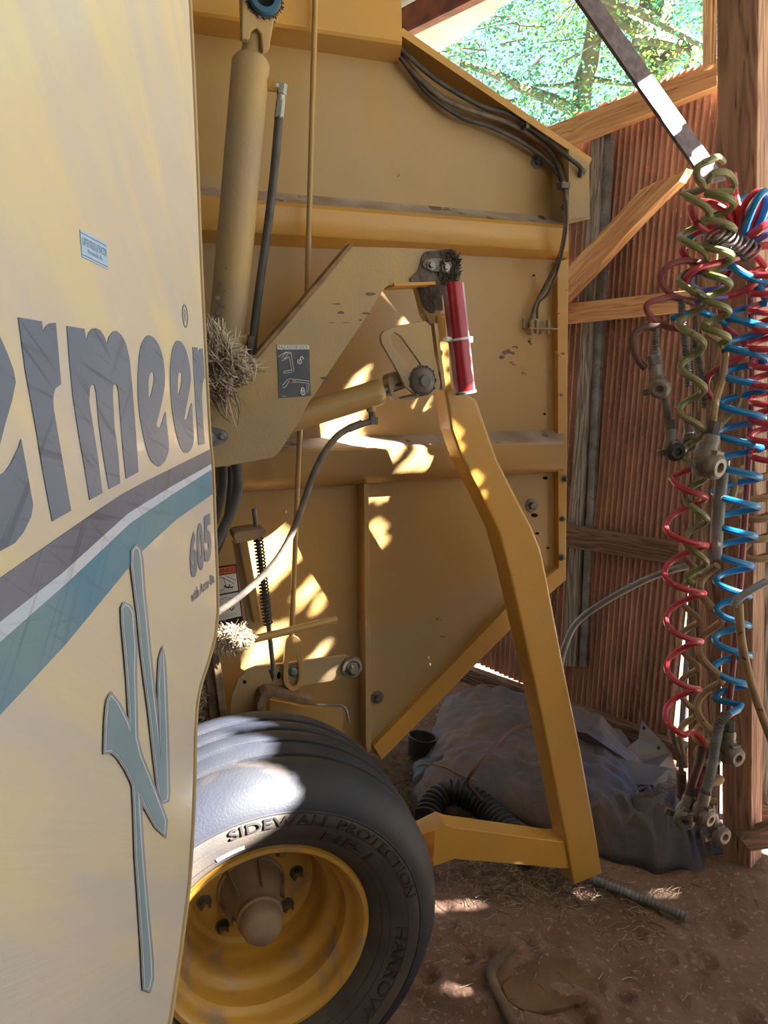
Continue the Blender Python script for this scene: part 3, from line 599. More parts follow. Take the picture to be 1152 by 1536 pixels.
# reflective red tube strapped to the arm
a = PAN.P(679, 424, .285); b = PAN.P(697, 588, .285); ax = (b-a); L = ax.length; axn = ax.normalized()
s_ = axn.cross(N).normalized(); mb = MB(); seg = 32; vs = []; fs = []; mi = []
def wrapseg(a0, a1, r0, r1, mi_):
    vs = []; fs = []; k = 10
    for i in range(k+1):
        t = a0+(a1-a0)*i/k; d = U*math.cos(t)+N*math.sin(t)
        vs += [a+d*r0, b+d*r0, b+d*r1, a+d*r1]
    for i in range(k):
        q = 4*i; fs += [(q, q+4, q+5, q+1), (q+3, q+2, q+6, q+7), (q, q+3, q+7, q+4), (q+1, q+5, q+6, q+2)]
    mb.add(vs, fs, mi_)
wrapseg(math.radians(60), math.radians(150), .0235, .0215, 0); wrapseg(math.radians(-70), math.radians(60), .0235, .0215, 1); wrapseg(math.radians(150), math.radians(200), .0235, .0215, 1)
cyl(mb, a+axn*.002, b-axn*.002, .0215, 24, mi=2)
mb.build('reflector_tube', REDT, ARM, mats=[REDT, mat('reflector_side', (188, 176, 190), (168, 96, 104), 12, .35), YELD])['label'] = 'red and silver reflector sleeve on the arm'
mb = MB(); q = a.lerp(b, .51); lathe(mb, q, axn+U*.0-Z*0+N*.05, [(.0245, -.0025), (.026, -.002), (.026, .002), (.0245, .0025)], 28); box(mb, q+U*.028, U*.004, N*.003, Z*.006); tube(mb, [q-U*.022+N*.008, q-U*.034+N*.008, q-U*.042+N*.006-Z*.003], [.004, .006, .002], 8); mb.build('zip_tie', WHT, ARM)
mb = MB(); lathe(mb, b, axn, [(.0235, -.003), (.026, -.002), (.026, .003), (.0235, .004)], 28); mb.build('tube_collar', STEEL, ARM)
# foot cross bar, bent towards the wheel
mb = MB(); prism(mb, PAN, [[(838, 1262), (680, 1241), (668, 1236), (620, 1260), (600, 1268), (604, 1308), (645, 1302), (682, 1289), (742, 1294), (838, 1303), (856, 1303), (848, 1262)]], .232, .06); o = bevel(mb.build('foot_bar', YELC, ARM, smooth=False), .003)
mb = MB(); loft(mb, PAN, [[(600, 1262, .2335), (640, 1250, .2335), (652, 1246, .2335)], [(604, 1306, .2335), (645, 1303, .2335), (650, 1300, .2335)]]); mb.build('rust_band', mat('rust_band', (150, 74, 30), (176, 118, 44), 30, .8), ARM)

# --- lower-left mechanisms
mb = MB(); prism(mb, PAN, [[(352, 800), (370, 796), (395, 793), (400, 798), (392, 806), (360, 815), (352, 810)]], .20, .06, smooth=2); MEC = bevel(mb.build('spring_bracket', mat('mud_bracket', (124, 104, 90), (160, 130, 96), 20, .8), BAL, smooth=False), .002)
mb = MB(); tube(mb, [PAN.P(381, 763, .17), PAN.P(386, 805, .17), PAN.P(402, 930, .17), PAN.P(411, 1014, .15)], .0055, 12); tube(mb, [PAN.P(405, 1004, .14), PAN.P(409, 1020, .15), PAN.P(416, 1006, .15)], .004, 8); mb.build('threaded_rod', DSTEEL, MEC)
mb = MB(); a = PAN.P(387, 806, .17); b = PAN.P(402, 936, .17); ax = (b-a).normalized(); x = ax.cross(N).normalized(); y = ax.cross(x); pts = []
for i in range(26*14+1):
    t = i/(26*14); an = i/14*2*math.pi; pts.append(a.lerp(b, t)+(x*math.cos(an)+y*math.sin(an))*.0098)
tube(mb, pts, .0019, 6); mb.build('coil_spring', BLK, MEC)
mb = MB(); seg_box(mb, PAN.P(364, 812, .13), PAN.P(386, 932, .13), U*.010, N*.010); o = bevel(mb.build('strut', YEL, MEC, smooth=False), .003)
mb = MB(); seg_box(mb, PAN.P(354, 812, .10), PAN.P(376, 940, .10), U*.006, N*.02); mb.build('strut', YELD, MEC, smooth=False)
# warning decal
mb = MB(); WQ = [(312, 852), (354, 846), (364, 925), (322, 935)]
def wq(u, v):
    a = V(WQ[0]).lerp(V(WQ[1]), u); b = V(WQ[3]).lerp(V(WQ[2]), u); p = a.lerp(b, v); return (p.x, p.y)
pr = lambda u0, v0, u1, v1, off, mi: prism(mb, PAN, [[wq(u0, v0), wq(u1, v0), wq(u1, v1), wq(u0, v1)]], off, .0004, mi)
prism(mb, PAN, [[wq(-.4, 0), wq(1, 0), wq(1, 1.25), wq(-.4, 1.25)]], .0018, .001, 1); pr(-.36, .03, .96, .15, .0022, 0); pr(-.36, .17, .96, .50, .0022, 2); pr(-.36, .53, .96, .98, .0022, 2)
puttext(mb, PAN, 'WARNING', [wq(.12, .055), wq(.92, .055), wq(.92, .13), wq(.12, .13)], .0026, 1)
def wl(pts, w=.0007, mi=1): tube(mb, [PAN.P(*wq(u, v), .0024) for u, v in pts], w, 5, mi)
wl([(.1, .3), (.3, .2), (.5, .22), (.55, .35), (.45, .44), (.15, .42), (.1, .3)]); wl([(.5, .22), (.85, .36)]); wl([(.6, .19), (.9, .3)]); wl([(.5, .36), (.62, .42), (.7, .36)], .0016); wl([(.55, .4), (.8, .42)], .0016)
wl([(.15, .75), (.3, .6), (.5, .58), (.6, .68), (.5, .82), (.2, .84), (.15, .75)]); wl([(.6, .6), (.85, .66)]); wl([(.55, .78), (.65, .84), (.75, .79)], .0016)
for k in range(2): wl([(.1, .455+.025*k), (.8, .455+.025*k)], .0003); wl([(.1, .9+.03*k), (.8, .9+.03*k)], .0003)
wl([(.55, 1.12), (.62, 1.07), (.72, 1.1), (.7, 1.18), (.58, 1.19), (.55, 1.12)], .0006, 2); wl([(.2, 1.15), (.3, 1.08), (.42, 1.12)], .0006, 2)
mb.build('warning_decal', ORG, SIDE, smooth=False, mats=[ORG, INK, WHT])['label'] = 'orange and white WARNING decal with pictograms'
# handle rod
mb = MB(); a = PAN.P(300, 978, .21); b = PAN.P(505, 929, .19); cyl(mb, a, b, .0088, 18); HR_ = mb.build('handle_rod', YEL, BAL)
# hooked lever plate
mb = MB(); prism(mb, PAN, [[(346, 1090), (346, 1060), (349, 1040), (357, 1020), (370, 1006), (385, 1000), (400, 998), (420, 996), (455, 992), (505, 985), (520, 983), (533, 990), (536, 1005), (527, 1016), (505, 1020), (455, 1029), (420, 1035), (400, 1038), (388, 1042), (381, 1052), (384, 1064), (392, 1075), (396, 1095)]], .085, .010); LEV = bevel(mb.build('lever_plate', YELD, BAL, smooth=False), .0015)
mb = MB(); prism(mb, PAN, [ell(367, 1023, 2.8, 2.8, 12)], .086, .0005); mb.build('hole', HOLE, LEV); mb = MB(); prism(mb, PAN, [ell(418, 1013, 3, 6, 12)], .086, .0005); mb.build('hole', HOLE, LEV)
c = PAN.P(527, 1000, .086); mb = MB(); lathe(mb, c, N, [(0, .006), (.018, .006), (.019, .012), (.026, .010), (.028, 0)], 30); bolt(mb, c+N*.010, N, .013, .014, 1.2); mb.build('pivot_bolt', ALU, LEV)
# bent brown catch below
mb = MB(); prism(mb, PAN, [[(388, 1090), (386, 1056), (392, 1042), (402, 1037), (420, 1038), (470, 1050), (474, 1058), (455, 1056), (410, 1045), (400, 1050), (398, 1060), (404, 1090)]], .13, .05); CAT = bevel(mb.build('bent_catch', mat('catch_brown', (92, 74, 64), (130, 104, 84), 30, .7), BAL, smooth=False), .002)
mb = MB(); tube(mb, smoothpts([PAN.P(*q) for q in [(474, 1057, .12), (495, 1057, .12), (512, 1058, .12), (520, 1066, .12), (523, 1084, .12)]], 6), .0026, 8); mb.build('wire_hook', STEEL, CAT)
mb = MB(); prism(mb, PAN, [[(405, 1050), (455, 1060), (515, 1064), (512, 1110), (405, 1110)]], .05, .01); mb.build('backing_plate', YEL, CAT, smooth=False)
# dark uprights by the shield
mb = MB(); seg_box(mb, PAN.P(322, 978, .16), PAN.P(338, 1100, .16), U*.008, N*.02); seg_box(mb, PAN.P(312, 985, .14), PAN.P(322, 1100, .14), U*.010, N*.02); seg_box(mb, PAN.P(298, 1000, .12), PAN.P(306, 1100, .12), U*.014, N*.02); bevel(mb.build('roller_scraper', mat('scraper', (78, 62, 54), (136, 112, 80), 30, .6), BAL, smooth=False), .002)
# hoses behind the shield
for nm, pts, r in (('rubber_hose', [(352, 690, .2), (357, 715, .2), (354, 745, .2), (341, 780, .2), (325, 812, .2), (300, 850, .2)], .011), ('rubber_hose', [(334, 690, .17), (334, 730, .17), (325, 770, .17), (310, 810, .17)], .010), ('rubber_hose', [(346, 700, .14), (346, 740, .14), (338, 790, .14), (318, 840, .14), (295, 880, .14)], .009)):
    mb = MB(); tube(mb, smoothpts([PAN.P(*q) for q in pts], 8), r, 14); mb.build(nm, RUBD, BAL)

# --- wheel
WC = PAN.o+U*(-.966); WC.z = .378
def onw(r, a, o):  # point on the wheel: radius, angle from +U towards +Z
    return WC+N*o+U*(r*math.cos(a))+Z*(r*math.sin(a))
SWP = [(.198, .492), (.207, .505), (.222, .524), (.243, .541), (.267, .552), (.292, .556), (.314, .551), (.335, .538), (.351, .519), (.359, .500)]
WH = MB(); prof = [(.17, .30), (.198, .30)]; prof = []
prof += [(.190, .48)]+SWP
def tread():
    o = [(.3625, .486)]; gs = [.455, .404, .353, .302]
    for g_ in gs:
        rr_ = .369-.7*(g_-.374)**2
        o += [(rr_, g_+.0078), (rr_-.001, g_+.0062), (rr_-.016, g_+.0045), (rr_-.016, g_-.0045), (rr_-.001, g_-.0062), (rr_, g_-.0078)]
    o += [(.3625, .262)]; return o
prof += tread()+[(r, .748-o) for r, o in reversed(SWP)]+[(.190, .268)]
lathe(WH, WC, N, prof, 128)
WHEEL = MB(); lathe(WHEEL, WC, N, [(0, .30), (.15, .30), (.15, .29), (0, .29)], 40)
WHEELO = WHEEL.build('wheel', RIM, BAL)
TIREO = WH.build('tire', TIRE, WHEELO, mats=None)
# rim
mb = MB(); lathe(mb, WC, N, [(.196, .498), (.203, .508), (.208, .509), (.209, .503), (.205, .514), (.197, .514), (.190, .507), (.187, .495), (.186, .482), (.180, .474), (.172, .468), (.170, .452), (.171, .436), (.168, .428), (.158, .420), (.150, .410), (.148, .385), (.149, .368), (.146, .358), (.141, .350), (.141, .342), (.137, .334), (.126, .329), (.118, .334), (.105, .338), (.060, .338), (.0, .338)], 96)
mb.build('rim', RIM, WHEELO)
mb = MB(); lathe(mb, WC, N, [(.074, .338), (.074, .343), (.070, .346), (.0, .346)], 48)
lathe(mb, WC, N, [(.068, .346), (.062, .366), (.055, .390), (.047, .416), (.0455, .424), (.0465, .428), (.047, .436), (.043, .440), (.0425, .452), (.040, .464), (.034, .474), (.023, .481), (.010, .484), (0, .485)], 48)
for k in range(6):
    a = math.radians(15+60*k); d = U*math.cos(a)+Z*math.sin(a); t = N.cross(d)
    vs = [WC+N*.344+d*.073+t*.004, WC+N*.344+d*.073-t*.004, WC+N*.41+d*.040+t*.004, WC+N*.41+d*.040-t*.004, WC+N*.344+d*.03+t*.004, WC+N*.344+d*.03-t*.004]
    vs = [WC+N*.344+d*.073+t*.004, WC+N*.344+d*.073-t*.004, WC+N*.42+d*.058-t*.004, WC+N*.42+d*.058+t*.004, WC+N*.344+d*.03+t*.004, WC+N*.344+d*.03-t*.004]
    mb.add(vs, [(0, 1, 2, 3), (0, 3, 4), (1, 5, 2)])
HUB = mb.build('hub', HUBM, WHEELO)
mb = MB(); p = onw(.052, math.radians(70), .352); cyl(mb, p, p+N*.012, .005, 6); cyl(mb, p+N*.01, p+N*.02, .003, 8); mb.build('grease_nipple', STEEL, WHEELO)
for k in range(8):
    a = math.radians(5+45*k); p = onw(.100, a, .338); mb = MB(); bolt(mb, p, N, .0135, .014, 1.15, 0, k); cyl(mb, p+N*.014, p+N*.026, .0065, 14, mi=1); mb.build('lug_nut', DSTEEL, WHEELO, mats=[DSTEEL, YELC])
# raised lettering and rings on the side wall
def swo(r):
    for (r0, o0), (r1, o1) in zip(SWP, SWP[1:]):
        if r0 <= r <= r1: return o0+(o1-o0)*(r-r0)/(r1-r0)
    return .55
mb = MB()
def arctext(s, rmid, h, a0, a1, up=1, lift=.0038):
    uv, fs = textmesh(s); vs = []; sp = a1-a0
    for x, y in uv: r = rmid+(y-.5)*h*up; a = math.radians(a0+sp*x); vs.append(onw(r, a, swo(r)+lift))
    b = len(vs); cnt = {}
    for f in fs:
        for i in range(len(f)):
            e = (f[i], f[(i+1) % len(f)]); cnt[tuple(sorted(e))] = cnt.get(tuple(sorted(e)), [])+[e]
    vs2 = []
    for x, y in uv: r = rmid+(y-.5)*h*up; a = math.radians(a0+sp*x); vs2.append(onw(r, a, swo(r)-.001))
    sd = [(e[0][0], e[0][1], e[0][1]+b, e[0][0]+b) for e in cnt.values() if len(e) == 1]
    mb.add(vs+vs2, list(fs)+sd)
arctext('SIDEWALL PROTECTION', .288, .020, 104, 12); arctext('HF-1', .256, .022, 66, 40); arctext('HARROW TRACK', .264, .022, -2, -82); arctext('NING', .262, .020, 152, 128)
lathe(mb, WC, N, [(.2755, swo(.2755)), (.2765, swo(.2765)+.0015), (.2775, swo(.2775))], 128); lathe(mb, WC, N, [(.228, swo(.228)), (.229, swo(.229)+.0015), (.230, swo(.23))], 128); lathe(mb, WC, N, [(.302, swo(.302)), (.303, swo(.303)+.0015), (.304, swo(.304))], 128)
mb.build('sidewall_lettering', mat('lettering_rubber', (62, 58, 58), (50, 48, 50), 12, .6), WHEELO)
mb = MB(); lathe(mb, WC, N, [(r, swo(r)+.0006) for r in (.209, .215, .222, .23, .24, .25, .26, .27, .28, .29, .30)], 128); mb.build('dusty_sidewall_band', TIRED, WHEELO)
mb = MB(); vs = []; 
for k in range(9):
    a = math.radians(112-1.7*k*.9); vs += [onw(.240, a, swo(.24)+.002), onw(.252, a, swo(.252)+.002)]
mb.add(vs, [(2*i, 2*i+1, 2*i+3, 2*i+2) for i in range(8)]); mb.build('size_sticker', WHT, WHEELO)

# --- open side shield
SO = [(-260, -160), (274, -160), (283, 0), (288, 100), (293, 220), (300, 400), (306, 520), (313, 650), (318, 705), (321, 790), (324, 860), (325, 915), (321, 955), (311, 992), (300, 1025), (294, 1055), (291, 1100), (290, 1160), (287, 1240), (281, 1330), (268, 1430), (252, 1536), (238, 1620), (-260, 1620)]
mb = MB(); prism(mb, SHD, [SO], 0, .005); SH = bevel(mb.build('shield', SHM, BAL, smooth=False), .001)
mb = MB(); edge = smoothpts([SHD.P(x, y, -.006) for x, y in SO[1:23]], 3); tube(mb, edge, .0045, 8); mb.build('rolled_edge', YELD, SH)
d0 = .0008
mb = MB()
E1a = [(-160, 420), (-60, 450), (-20, 482), (0, 504), (11, 529), (20, 553), (24, 573), (18, 602), (8, 636), (0, 668), (-12, 700), (-160, 800)]
E1b = [(32, 659), (39, 696), (46, 735), (50, 757), (47, 775), (36, 798), (22, 815), (0, 827), (-40, 836), (-160, 830), (-160, 790), (-30, 722), (0, 714), (8, 708), (17, 695), (28, 673)]
R1 = [(28, 476), (63, 482), (65, 497), (69, 490), (75, 485), (84, 484), (87.5, 523), (92, 576), (83, 583), (80, 596), (80.5, 612), (93, 684), (107, 766), (79, 782), (67, 718), (53, 634), (39, 557)]
M1 = [(101, 489), (127, 493), (130, 513), (133, 500), (139, 493), (144.5, 492), (151, 495.5), (157, 505), (161, 516), (164, 505), (169.5, 497.5), (175, 496), (182, 502), (189, 515), (194.5, 537), (198.6, 579), (204, 648), (208, 708), (189.5, 718), (185, 676), (180.5, 620.5), (178, 587), (175.5, 577), (173, 575.5), (170, 579), (169.5, 595.5), (172, 640), (178, 684.5), (180.5, 725), (164, 733.6), (155.5, 684), (148.6, 634), (145, 590), (142, 578), (139, 575.5), (135, 582), (134, 601), (139, 634), (147, 684), (154, 739.5), (135, 750), (128, 704), (119.5, 657), (110, 595.5), (104, 532)]
E2 = [(223.6, 503), (233, 509), (241.7, 526), (246.7, 551), (247, 579), (241, 612), (236, 632), (235, 637), (237.5, 641), (241.7, 638.6), (248.6, 618), (250, 634), (253.6, 668), (250, 687), (241.7, 698), (236, 699), (225, 687), (215, 651), (208, 607), (207.5, 557), (211, 523), (217, 508)]
E2h = [(228, 557.5), (231, 562), (230.5, 576), (224.5, 598), (223, 579), (224, 565)]
E3 = [(267, 511), (273.6, 514.5), (280.5, 529), (285.5, 554), (286, 575), (278, 620.5), (277, 627), (278.6, 630), (281, 627.5), (288, 604), (289.5, 634), (291, 657), (287.5, 673), (279, 679.5), (271, 670.5), (262.5, 640), (257, 601), (255.5, 559.5), (258, 529), (262.5, 514.5)]
E3h = [(270, 558), (273, 562), (272, 576), (268, 592), (266.7, 576), (267.5, 563.6)]
R2 = [(289, 520.5), (296.7, 521.4), (298, 528), (300, 523), (304.5, 522.5), (307.5, 565), (304, 576), (303, 595.5), (305, 634), (307.5, 665.5), (298, 668), (294.5, 620.5), (291.7, 573)]
for lp, sm in (([E1a], 0), ([E1b], 0), ([R1], 0), ([M1], 0), ([E2, E2h], 4), ([E3, E3h], 4), ([R2], 0)): prism(mb, SHD, lp, d0, .0006, smooth=sm)
mb.build('lettering', DGREY, SH, smooth=False)['label'] = 'large scuffed grey maker lettering'
mb = MB(); prism(mb, SHD, [ell(278, 474, 4.2, 18, 24, -.07), ell(278, 474, 3.4, 15.5, 24, -.07)], d0, .0005); puttext(mb, SHD, 'R', [(276.2, 464), (279.3, 465), (280.3, 484), (277, 483)], d0); mb.build('trademark_sign', DGREY, SH, smooth=False)
mb = MB(); prism(mb, SHD, [[(-160, 975), (0, 868), (14, 858), (111, 790.5), (150, 763.6), (186, 740), (222, 720.5), (316, 674), (317, 696), (255, 731), (191.7, 770.5), (93, 860), (0, 933), (-160, 1060)]], d0, .0006); mb.build('grey_stripe', DSTR, SH, smooth=False)
mb = MB(); prism(mb, SHD, [[(317, 696), (255, 731), (191.7, 770.5), (93, 860), (0, 933), (-160, 1060), (-160, 1100), (0, 963), (103, 872), (195, 785), (255, 744), (317.5, 704)]], d0, .0006); mb.build('white_stripe', DWHT, SH, smooth=False)
mb = MB(); prism(mb, SHD, [[(-160, 1100), (0, 963), (103, 872), (195, 785), (255, 744), (317.5, 704), (319, 741), (264, 780), (215, 825), (100, 965), (0, 1073), (-160, 1250)]], d0, .0006); mb.build('teal_stripe', DTEAL, SH, smooth=False)
KA = [(188, 907), (194, 910), (199, 919), (200.6, 944), (202.5, 971), (201.7, 1010), (203, 1053), (204, 1106), (211, 1134), (223.6, 1165), (238, 1202), (248.5, 1231), (247, 1250), (236, 1239.5), (219.5, 1210.5), (213, 1194), (208, 1186), (209.5, 1215), (213, 1273), (219.5, 1355.5), (227, 1438), (227.7, 1467), (223.6, 1484), (218, 1482), (215, 1422), (211, 1355.5), (206, 1285), (204, 1215), (202, 1177), (190.5, 1152.6), (178, 1134), (168, 1125.7), (159.4, 1127), (160.7, 1082), (163.6, 1051), (167.7, 1043.7), (178, 1057), (190.5, 1082), (197, 1100), (196.7, 1074), (193.8, 1024), (190.5, 983), (186, 933), (185.5, 912)]
KB = [(205, 821), (209, 825), (211.6, 840), (215, 889), (219, 928), (223, 971), (228.5, 1026), (236.7, 1094.5), (241, 1140), (241, 1108), (240, 1026), (242, 988), (244, 971), (245.7, 993), (247.7, 1040), (250, 1108), (252, 1190), (250.5, 1200), (245.5, 1202), (240, 1190), (235, 1148), (225.7, 1065.6), (215, 983), (209, 920.7), (205, 889), (200, 848), (200.6, 826.5)]
for nm, m, dd, off in (('emblem_outline', mat('emblem_grey', (152, 156, 168), (138, 144, 158), 6, .4), 3.8, .0010), ('emblem_line', mat('emblem_white', (212, 222, 238), (200, 212, 230), 8, .4), .7, .0014), ('emblem_fill', mat('emblem_teal', (134, 160, 174), (122, 152, 170), 5, .4), -.8, .0018)):
    mb = MB()
    for K in (KA, KB): prism(mb, SHD, [inset(K, dd)], off+d0, .0004)
    mb.build(nm, m, SH, smooth=False)
mb = MB(); puttext(mb, SHD, '6', [(284, 800), (294.5, 794), (297, 862), (286, 870)], d0, 0, .05); puttext(mb, SHD, '0', [(294.5, 788), (304.5, 781), (307.5, 852), (297, 860)], d0, 0, .05); puttext(mb, SHD, '5', [(305, 776), (316, 769), (318, 838), (307.5, 846)], d0, 0, .05)
puttext(mb, SHD, 'with Accu-Ba', [(287, 888), (321, 858), (322, 873), (287.5, 905)], d0, 0, .025); mb.build('model_lettering', DGREY, SH, smooth=False)
mb = MB(); Q = [(120.5, 344), (160.5, 365.5), (162.5, 404), (123.5, 385)]
def qq(u, v):
    a = V(Q[0]).lerp(V(Q[1]), u); b = V(Q[3]).lerp(V(Q[2]), u); p = a.lerp(b, v); return (p.x, p.y)
prism(mb, SHD, [Q], .0008, .0006, 0)
for v in (.09, .90): prism(mb, SHD, [[qq(.02, v), qq(.98, v), qq(.98, v+.025), qq(.02, v+.025)]], .0011, .0003, 1)
puttext(mb, SHD, 'CARTER TRUCK & TRACTOR', [qq(.05, .24), qq(.97, .24), qq(.97, .53), qq(.05, .53)], .0012, 1); puttext(mb, SHD, 'Monroeville, Ala.', [qq(.24, .60), qq(.80, .60), qq(.80, .78), qq(.24, .78)], .0012, 1)
mb.build('dealer_decal', BLUEW, SH, smooth=False, mats=[BLUEW, BLUEI])['label'] = 'small pale blue dealer decal'
# hinge bar carrying the shield
mb = MB(); seg_box(mb, SHD.P(150, -140, -.03), PAN.P(240, -120, .09), V((.012, 0, 0)), V((0, 0, .02))); mb.build('hinge_arm', YEL, SH, smooth=False)

# ================================================================== NESTS / STRAW
def clump(mb, c, ax, rads, n, ln, r=.0008, seed=1, jit=.5):
    rr = random.Random(seed); ax = [V(a).normalized() for a in ax]
    for k in range(n):
        while True:
            q = V((rr.uniform(-1, 1), rr.uniform(-1, 1), rr.uniform(-1, 1)))
            if q.length < 1: break
        q = q.normalized()*(q.length**.5); p = c+ax[0]*q.x*rads[0]+ax[1]*q.y*rads[1]+ax[2]*q.z*rads[2]
        d = (ax[0]*rr.uniform(-.6, 1)+ax[1]*rr.uniform(-1, 1)+ax[2]*rr.uniform(-1.1, .6)).normalized()*ln*rr.uniform(.5, 1.4)
        b = V((rr.uniform(-1, 1), rr.uniform(-1, 1), rr.uniform(-1, 1)))*ln*.12
        tube(mb, [p-d*.5, p+b, p+d*.5], [r*rr.uniform(.6, 1.3)]*3, 3, rr.randint(0, 1), caps=False)
STRAWL = mat('pale_straw', (206, 196, 184), (168, 150, 132), 40, .8)
mb = MB()
def nest(mb, px, py, o_, rads, n, ln, seed, r=.0012, dr=(.55, .25, -.8), sp=.55):
    rr = random.Random(seed); c = PAN.P(px, py, o_); k = 0
    while k < n:
        q_ = V((rr.uniform(-1, 1), rr.uniform(-1, 1), rr.uniform(-1, 1)))
        if q_.length > 1: continue
        k += 1; q_ = q_.normalized()*(q_.length**.45); p = c+U*q_.x*rads[0]+N*q_.y*rads[1]+Z*q_.z*rads[2]
        d_ = (U*(dr[0]+rr.gauss(0, sp))+N*rr.gauss(0, .35)+Z*(dr[2]+rr.gauss(0, sp))).normalized(); l = ln*rr.uniform(.4, 1.3)
        b_ = V((rr.gauss(0, 1), rr.gauss(0, 1), rr.gauss(0, 1)))*l*.09
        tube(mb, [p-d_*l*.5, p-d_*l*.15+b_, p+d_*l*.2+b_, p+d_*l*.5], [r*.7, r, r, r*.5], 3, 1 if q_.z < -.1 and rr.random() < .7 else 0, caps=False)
nest(mb, 322, 530, .33, (.030, .035, .032), 700, .075, 3); nest(mb, 342, 548, .325, (.026, .025, .016), 450, .065, 5, sp=.6); nest(mb, 322, 568, .325, (.030, .03, .026), 420, .05, 6, sp=.9); nest(mb, 338, 595, .32, (.025, .012, .02), 36, .08, 9, dr=(.25, 0, -1), sp=.3); nest(mb, 370, 545, .30, (.015, .01, .008), 30, .05, 10, dr=(1, 0, .3), sp=.3)
tag(mb.build('bird_nest', STRAWL, smooth=False, mats=[STRAWL, STRAWG]), 'ragged bird nest of dry straw wedged between the open shield and the lift cylinder', 'nest')
mb = MB(); clump(mb, PAN.P(345, 957, .225), (U, N, Z), (.045, .025, .024), 1100, .03, .0011, 8); tag(mb.build('straw_clump', STRAW, smooth=False, mats=[STRAWL, STRAW]), 'sunlit clump of chaff lying on the yellow handle rod', 'straw')
mb = MB(); clump(mb, PAN.P(300, 1060, .14), (U, N, Z), (.02, .02, .06), 400, .03, .001, 12); tag(mb.build('straw_clump', STRAW, smooth=False, mats=[STRAWL, STRAW]), 'small clump of chaff just above the wheel at the shield edge', 'straw')
# loose straw on the ground
def strew(name, spots, label, seed, m):
    mb = MB(); rr = random.Random(seed)
    for (px, py, rx, ry, n, ln, up) in spots:
        c = gnd(px, py)
        for k in range(n):
            x = c.x+rr.gauss(0, rx); y = c.y+rr.gauss(0, ry); a = rr.uniform(0, 6.3); l = ln*rr.uniform(.4, 1.3); z = gz(x, y)+.002+rr.uniform(0, up)
            p = V((x, y, z)); q = V((x+l*math.cos(a), y+l*math.sin(a), z+rr.uniform(-.1, .3)*l*.5)); q.z = max(q.z, gz(q.x, q.y)+.001)
            tube(mb, [p, (p+q)/2+V((rr.uniform(-.1, .1)*l, rr.uniform(-.1, .1)*l, .002)), q], .0009, 3, rr.randint(0, 1), caps=False)
    return tag(mb.build(name, m, smooth=False, mats=[m, STRAWG]), label, 'straw', kind='stuff')
strew('loose_straw', [(600, 1180, .10, .16, 1500, .06, .03), (640, 1225, .08, .06, 500, .06, .02)], 'matted grey straw on the ground behind the wheel', 4, STRAWG)
strew('loose_straw', [(780, 1320, .14, .05, 420, .06, .01), (700, 1300, .08, .05, 120, .05, .01), (850, 1350, .12, .05, 160, .05, .008), (1000, 1370, .1, .06, 80, .04, .006), (680, 1420, .2, .1, 90, .04, .005), (900, 1430, .2, .1, 110, .04, .005)], 'thin scatter of straw and twigs on the dirt in front of the foot bar', 6, STRAW)

# ================================================================== SCRAP ON THE GROUND
def cloth(name, corners, nu, nv, hf, m, label, cat, th=.004, parent=None):
    c0, c1, c2, c3 = [V(c) for c in corners]; vs = []; fs = []
    for j in range(nv+1):
        for i in range(nu+1):
            u, v = i/nu, j/nv; p = c0.lerp(c1, u).lerp(c3.lerp(c2, u), v); d = hf(u, v)
            if isinstance(d, (int, float)): d = V((0, 0, d))
            p = p+d; p.z = max(p.z, gz(p.x, p.y)+.002); vs.append(p)
    for j in range(nv):
        for i in range(nu): a = j*(nu+1)+i; fs.append((a, a+1, a+nu+2, a+nu+1))
    o = link(name, vs, fs, m, smooth=True); s = o.modifiers.new('s', 'SOLIDIFY'); s.thickness = th; s.offset = -1; return tag(o, label, cat)
def fold(u, v, f, sd): return noise.noise(V((u*f, v*f, sd)))
def h1(u, v):
    e = min(1, 4*u)*min(1, 4*(1-u))*min(1, 5*v)*min(1, 4*(1-v)); e = e**.6
    h = .22*e*(.75+.35*fold(u, v, 2.3, 1))+.03*e*fold(u, v, 7, 2)
    r = abs(fold(u*1.3+.3*v, v*.5, 6, 4)); h += .035*e*max(0, .35-r)
    h += e*(.012*fold(u, v, 22, 5)+.018*abs(fold(u+v*.4, v, 13, 6)))
    return V((.07*fold(u, v, 3, 8), .07*fold(u, v, 3, 9), h))
cloth('tarpaulin', [(.08, 2.30, 0), (.78, 2.02, 0), (1.06, 2.52, 0), (.29, 3.14, 0)], 110, 110, h1, TARP, 'large dusty tarpaulin heaped on the ground between the baler and the wall', 'tarpaulin')
def h2(u, v):
    e = (min(1, 5*u)*min(1, 5*(1-u))*min(1, 6*v)*min(1, 6*(1-v)))**.5
    h = .13*e*(.8+.5*fold(u, v, 2, 11))+.05*e*max(0, .3-abs(fold(u+.6*v, v*.2, 7, 12)))*2+.02*e*fold(u, v, 9, 13)
    h += e*(.010*fold(u, v, 16, 15)+.014*abs(fold(u+v*.4, v, 10, 16)))
    return V((.04*fold(u, v, 4, 18), .05*fold(u, v, 4, 19), h))
cloth('tarpaulin', [(.62, 2.02, 0), (.93, 1.90, 0), (1.06, 2.22, 0), (.72, 2.36, 0)], 90, 80, h2, TARP, 'smaller bunched tarpaulin end with a blue stitched hem, nearest the corner post', 'tarpaulin')
def h3(u, v):
    e = (min(1, 4*u)*min(1, 4*(1-u))*min(1, 4*v)*min(1, 4*(1-v)))**.5
    return V((0, 0, .07*e*(.8+.6*fold(u, v, 3, 21))+.02*e*fold(u, v, 9, 22)))
cloth('cloth_scrap', [(.92, 1.98, 0), (1.03, 1.96, 0), (1.09, 2.16, 0), (.96, 2.2, 0)], 40, 40, h3, TARPG, 'grey crumpled cloth scrap at the foot of the corner post', 'cloth')
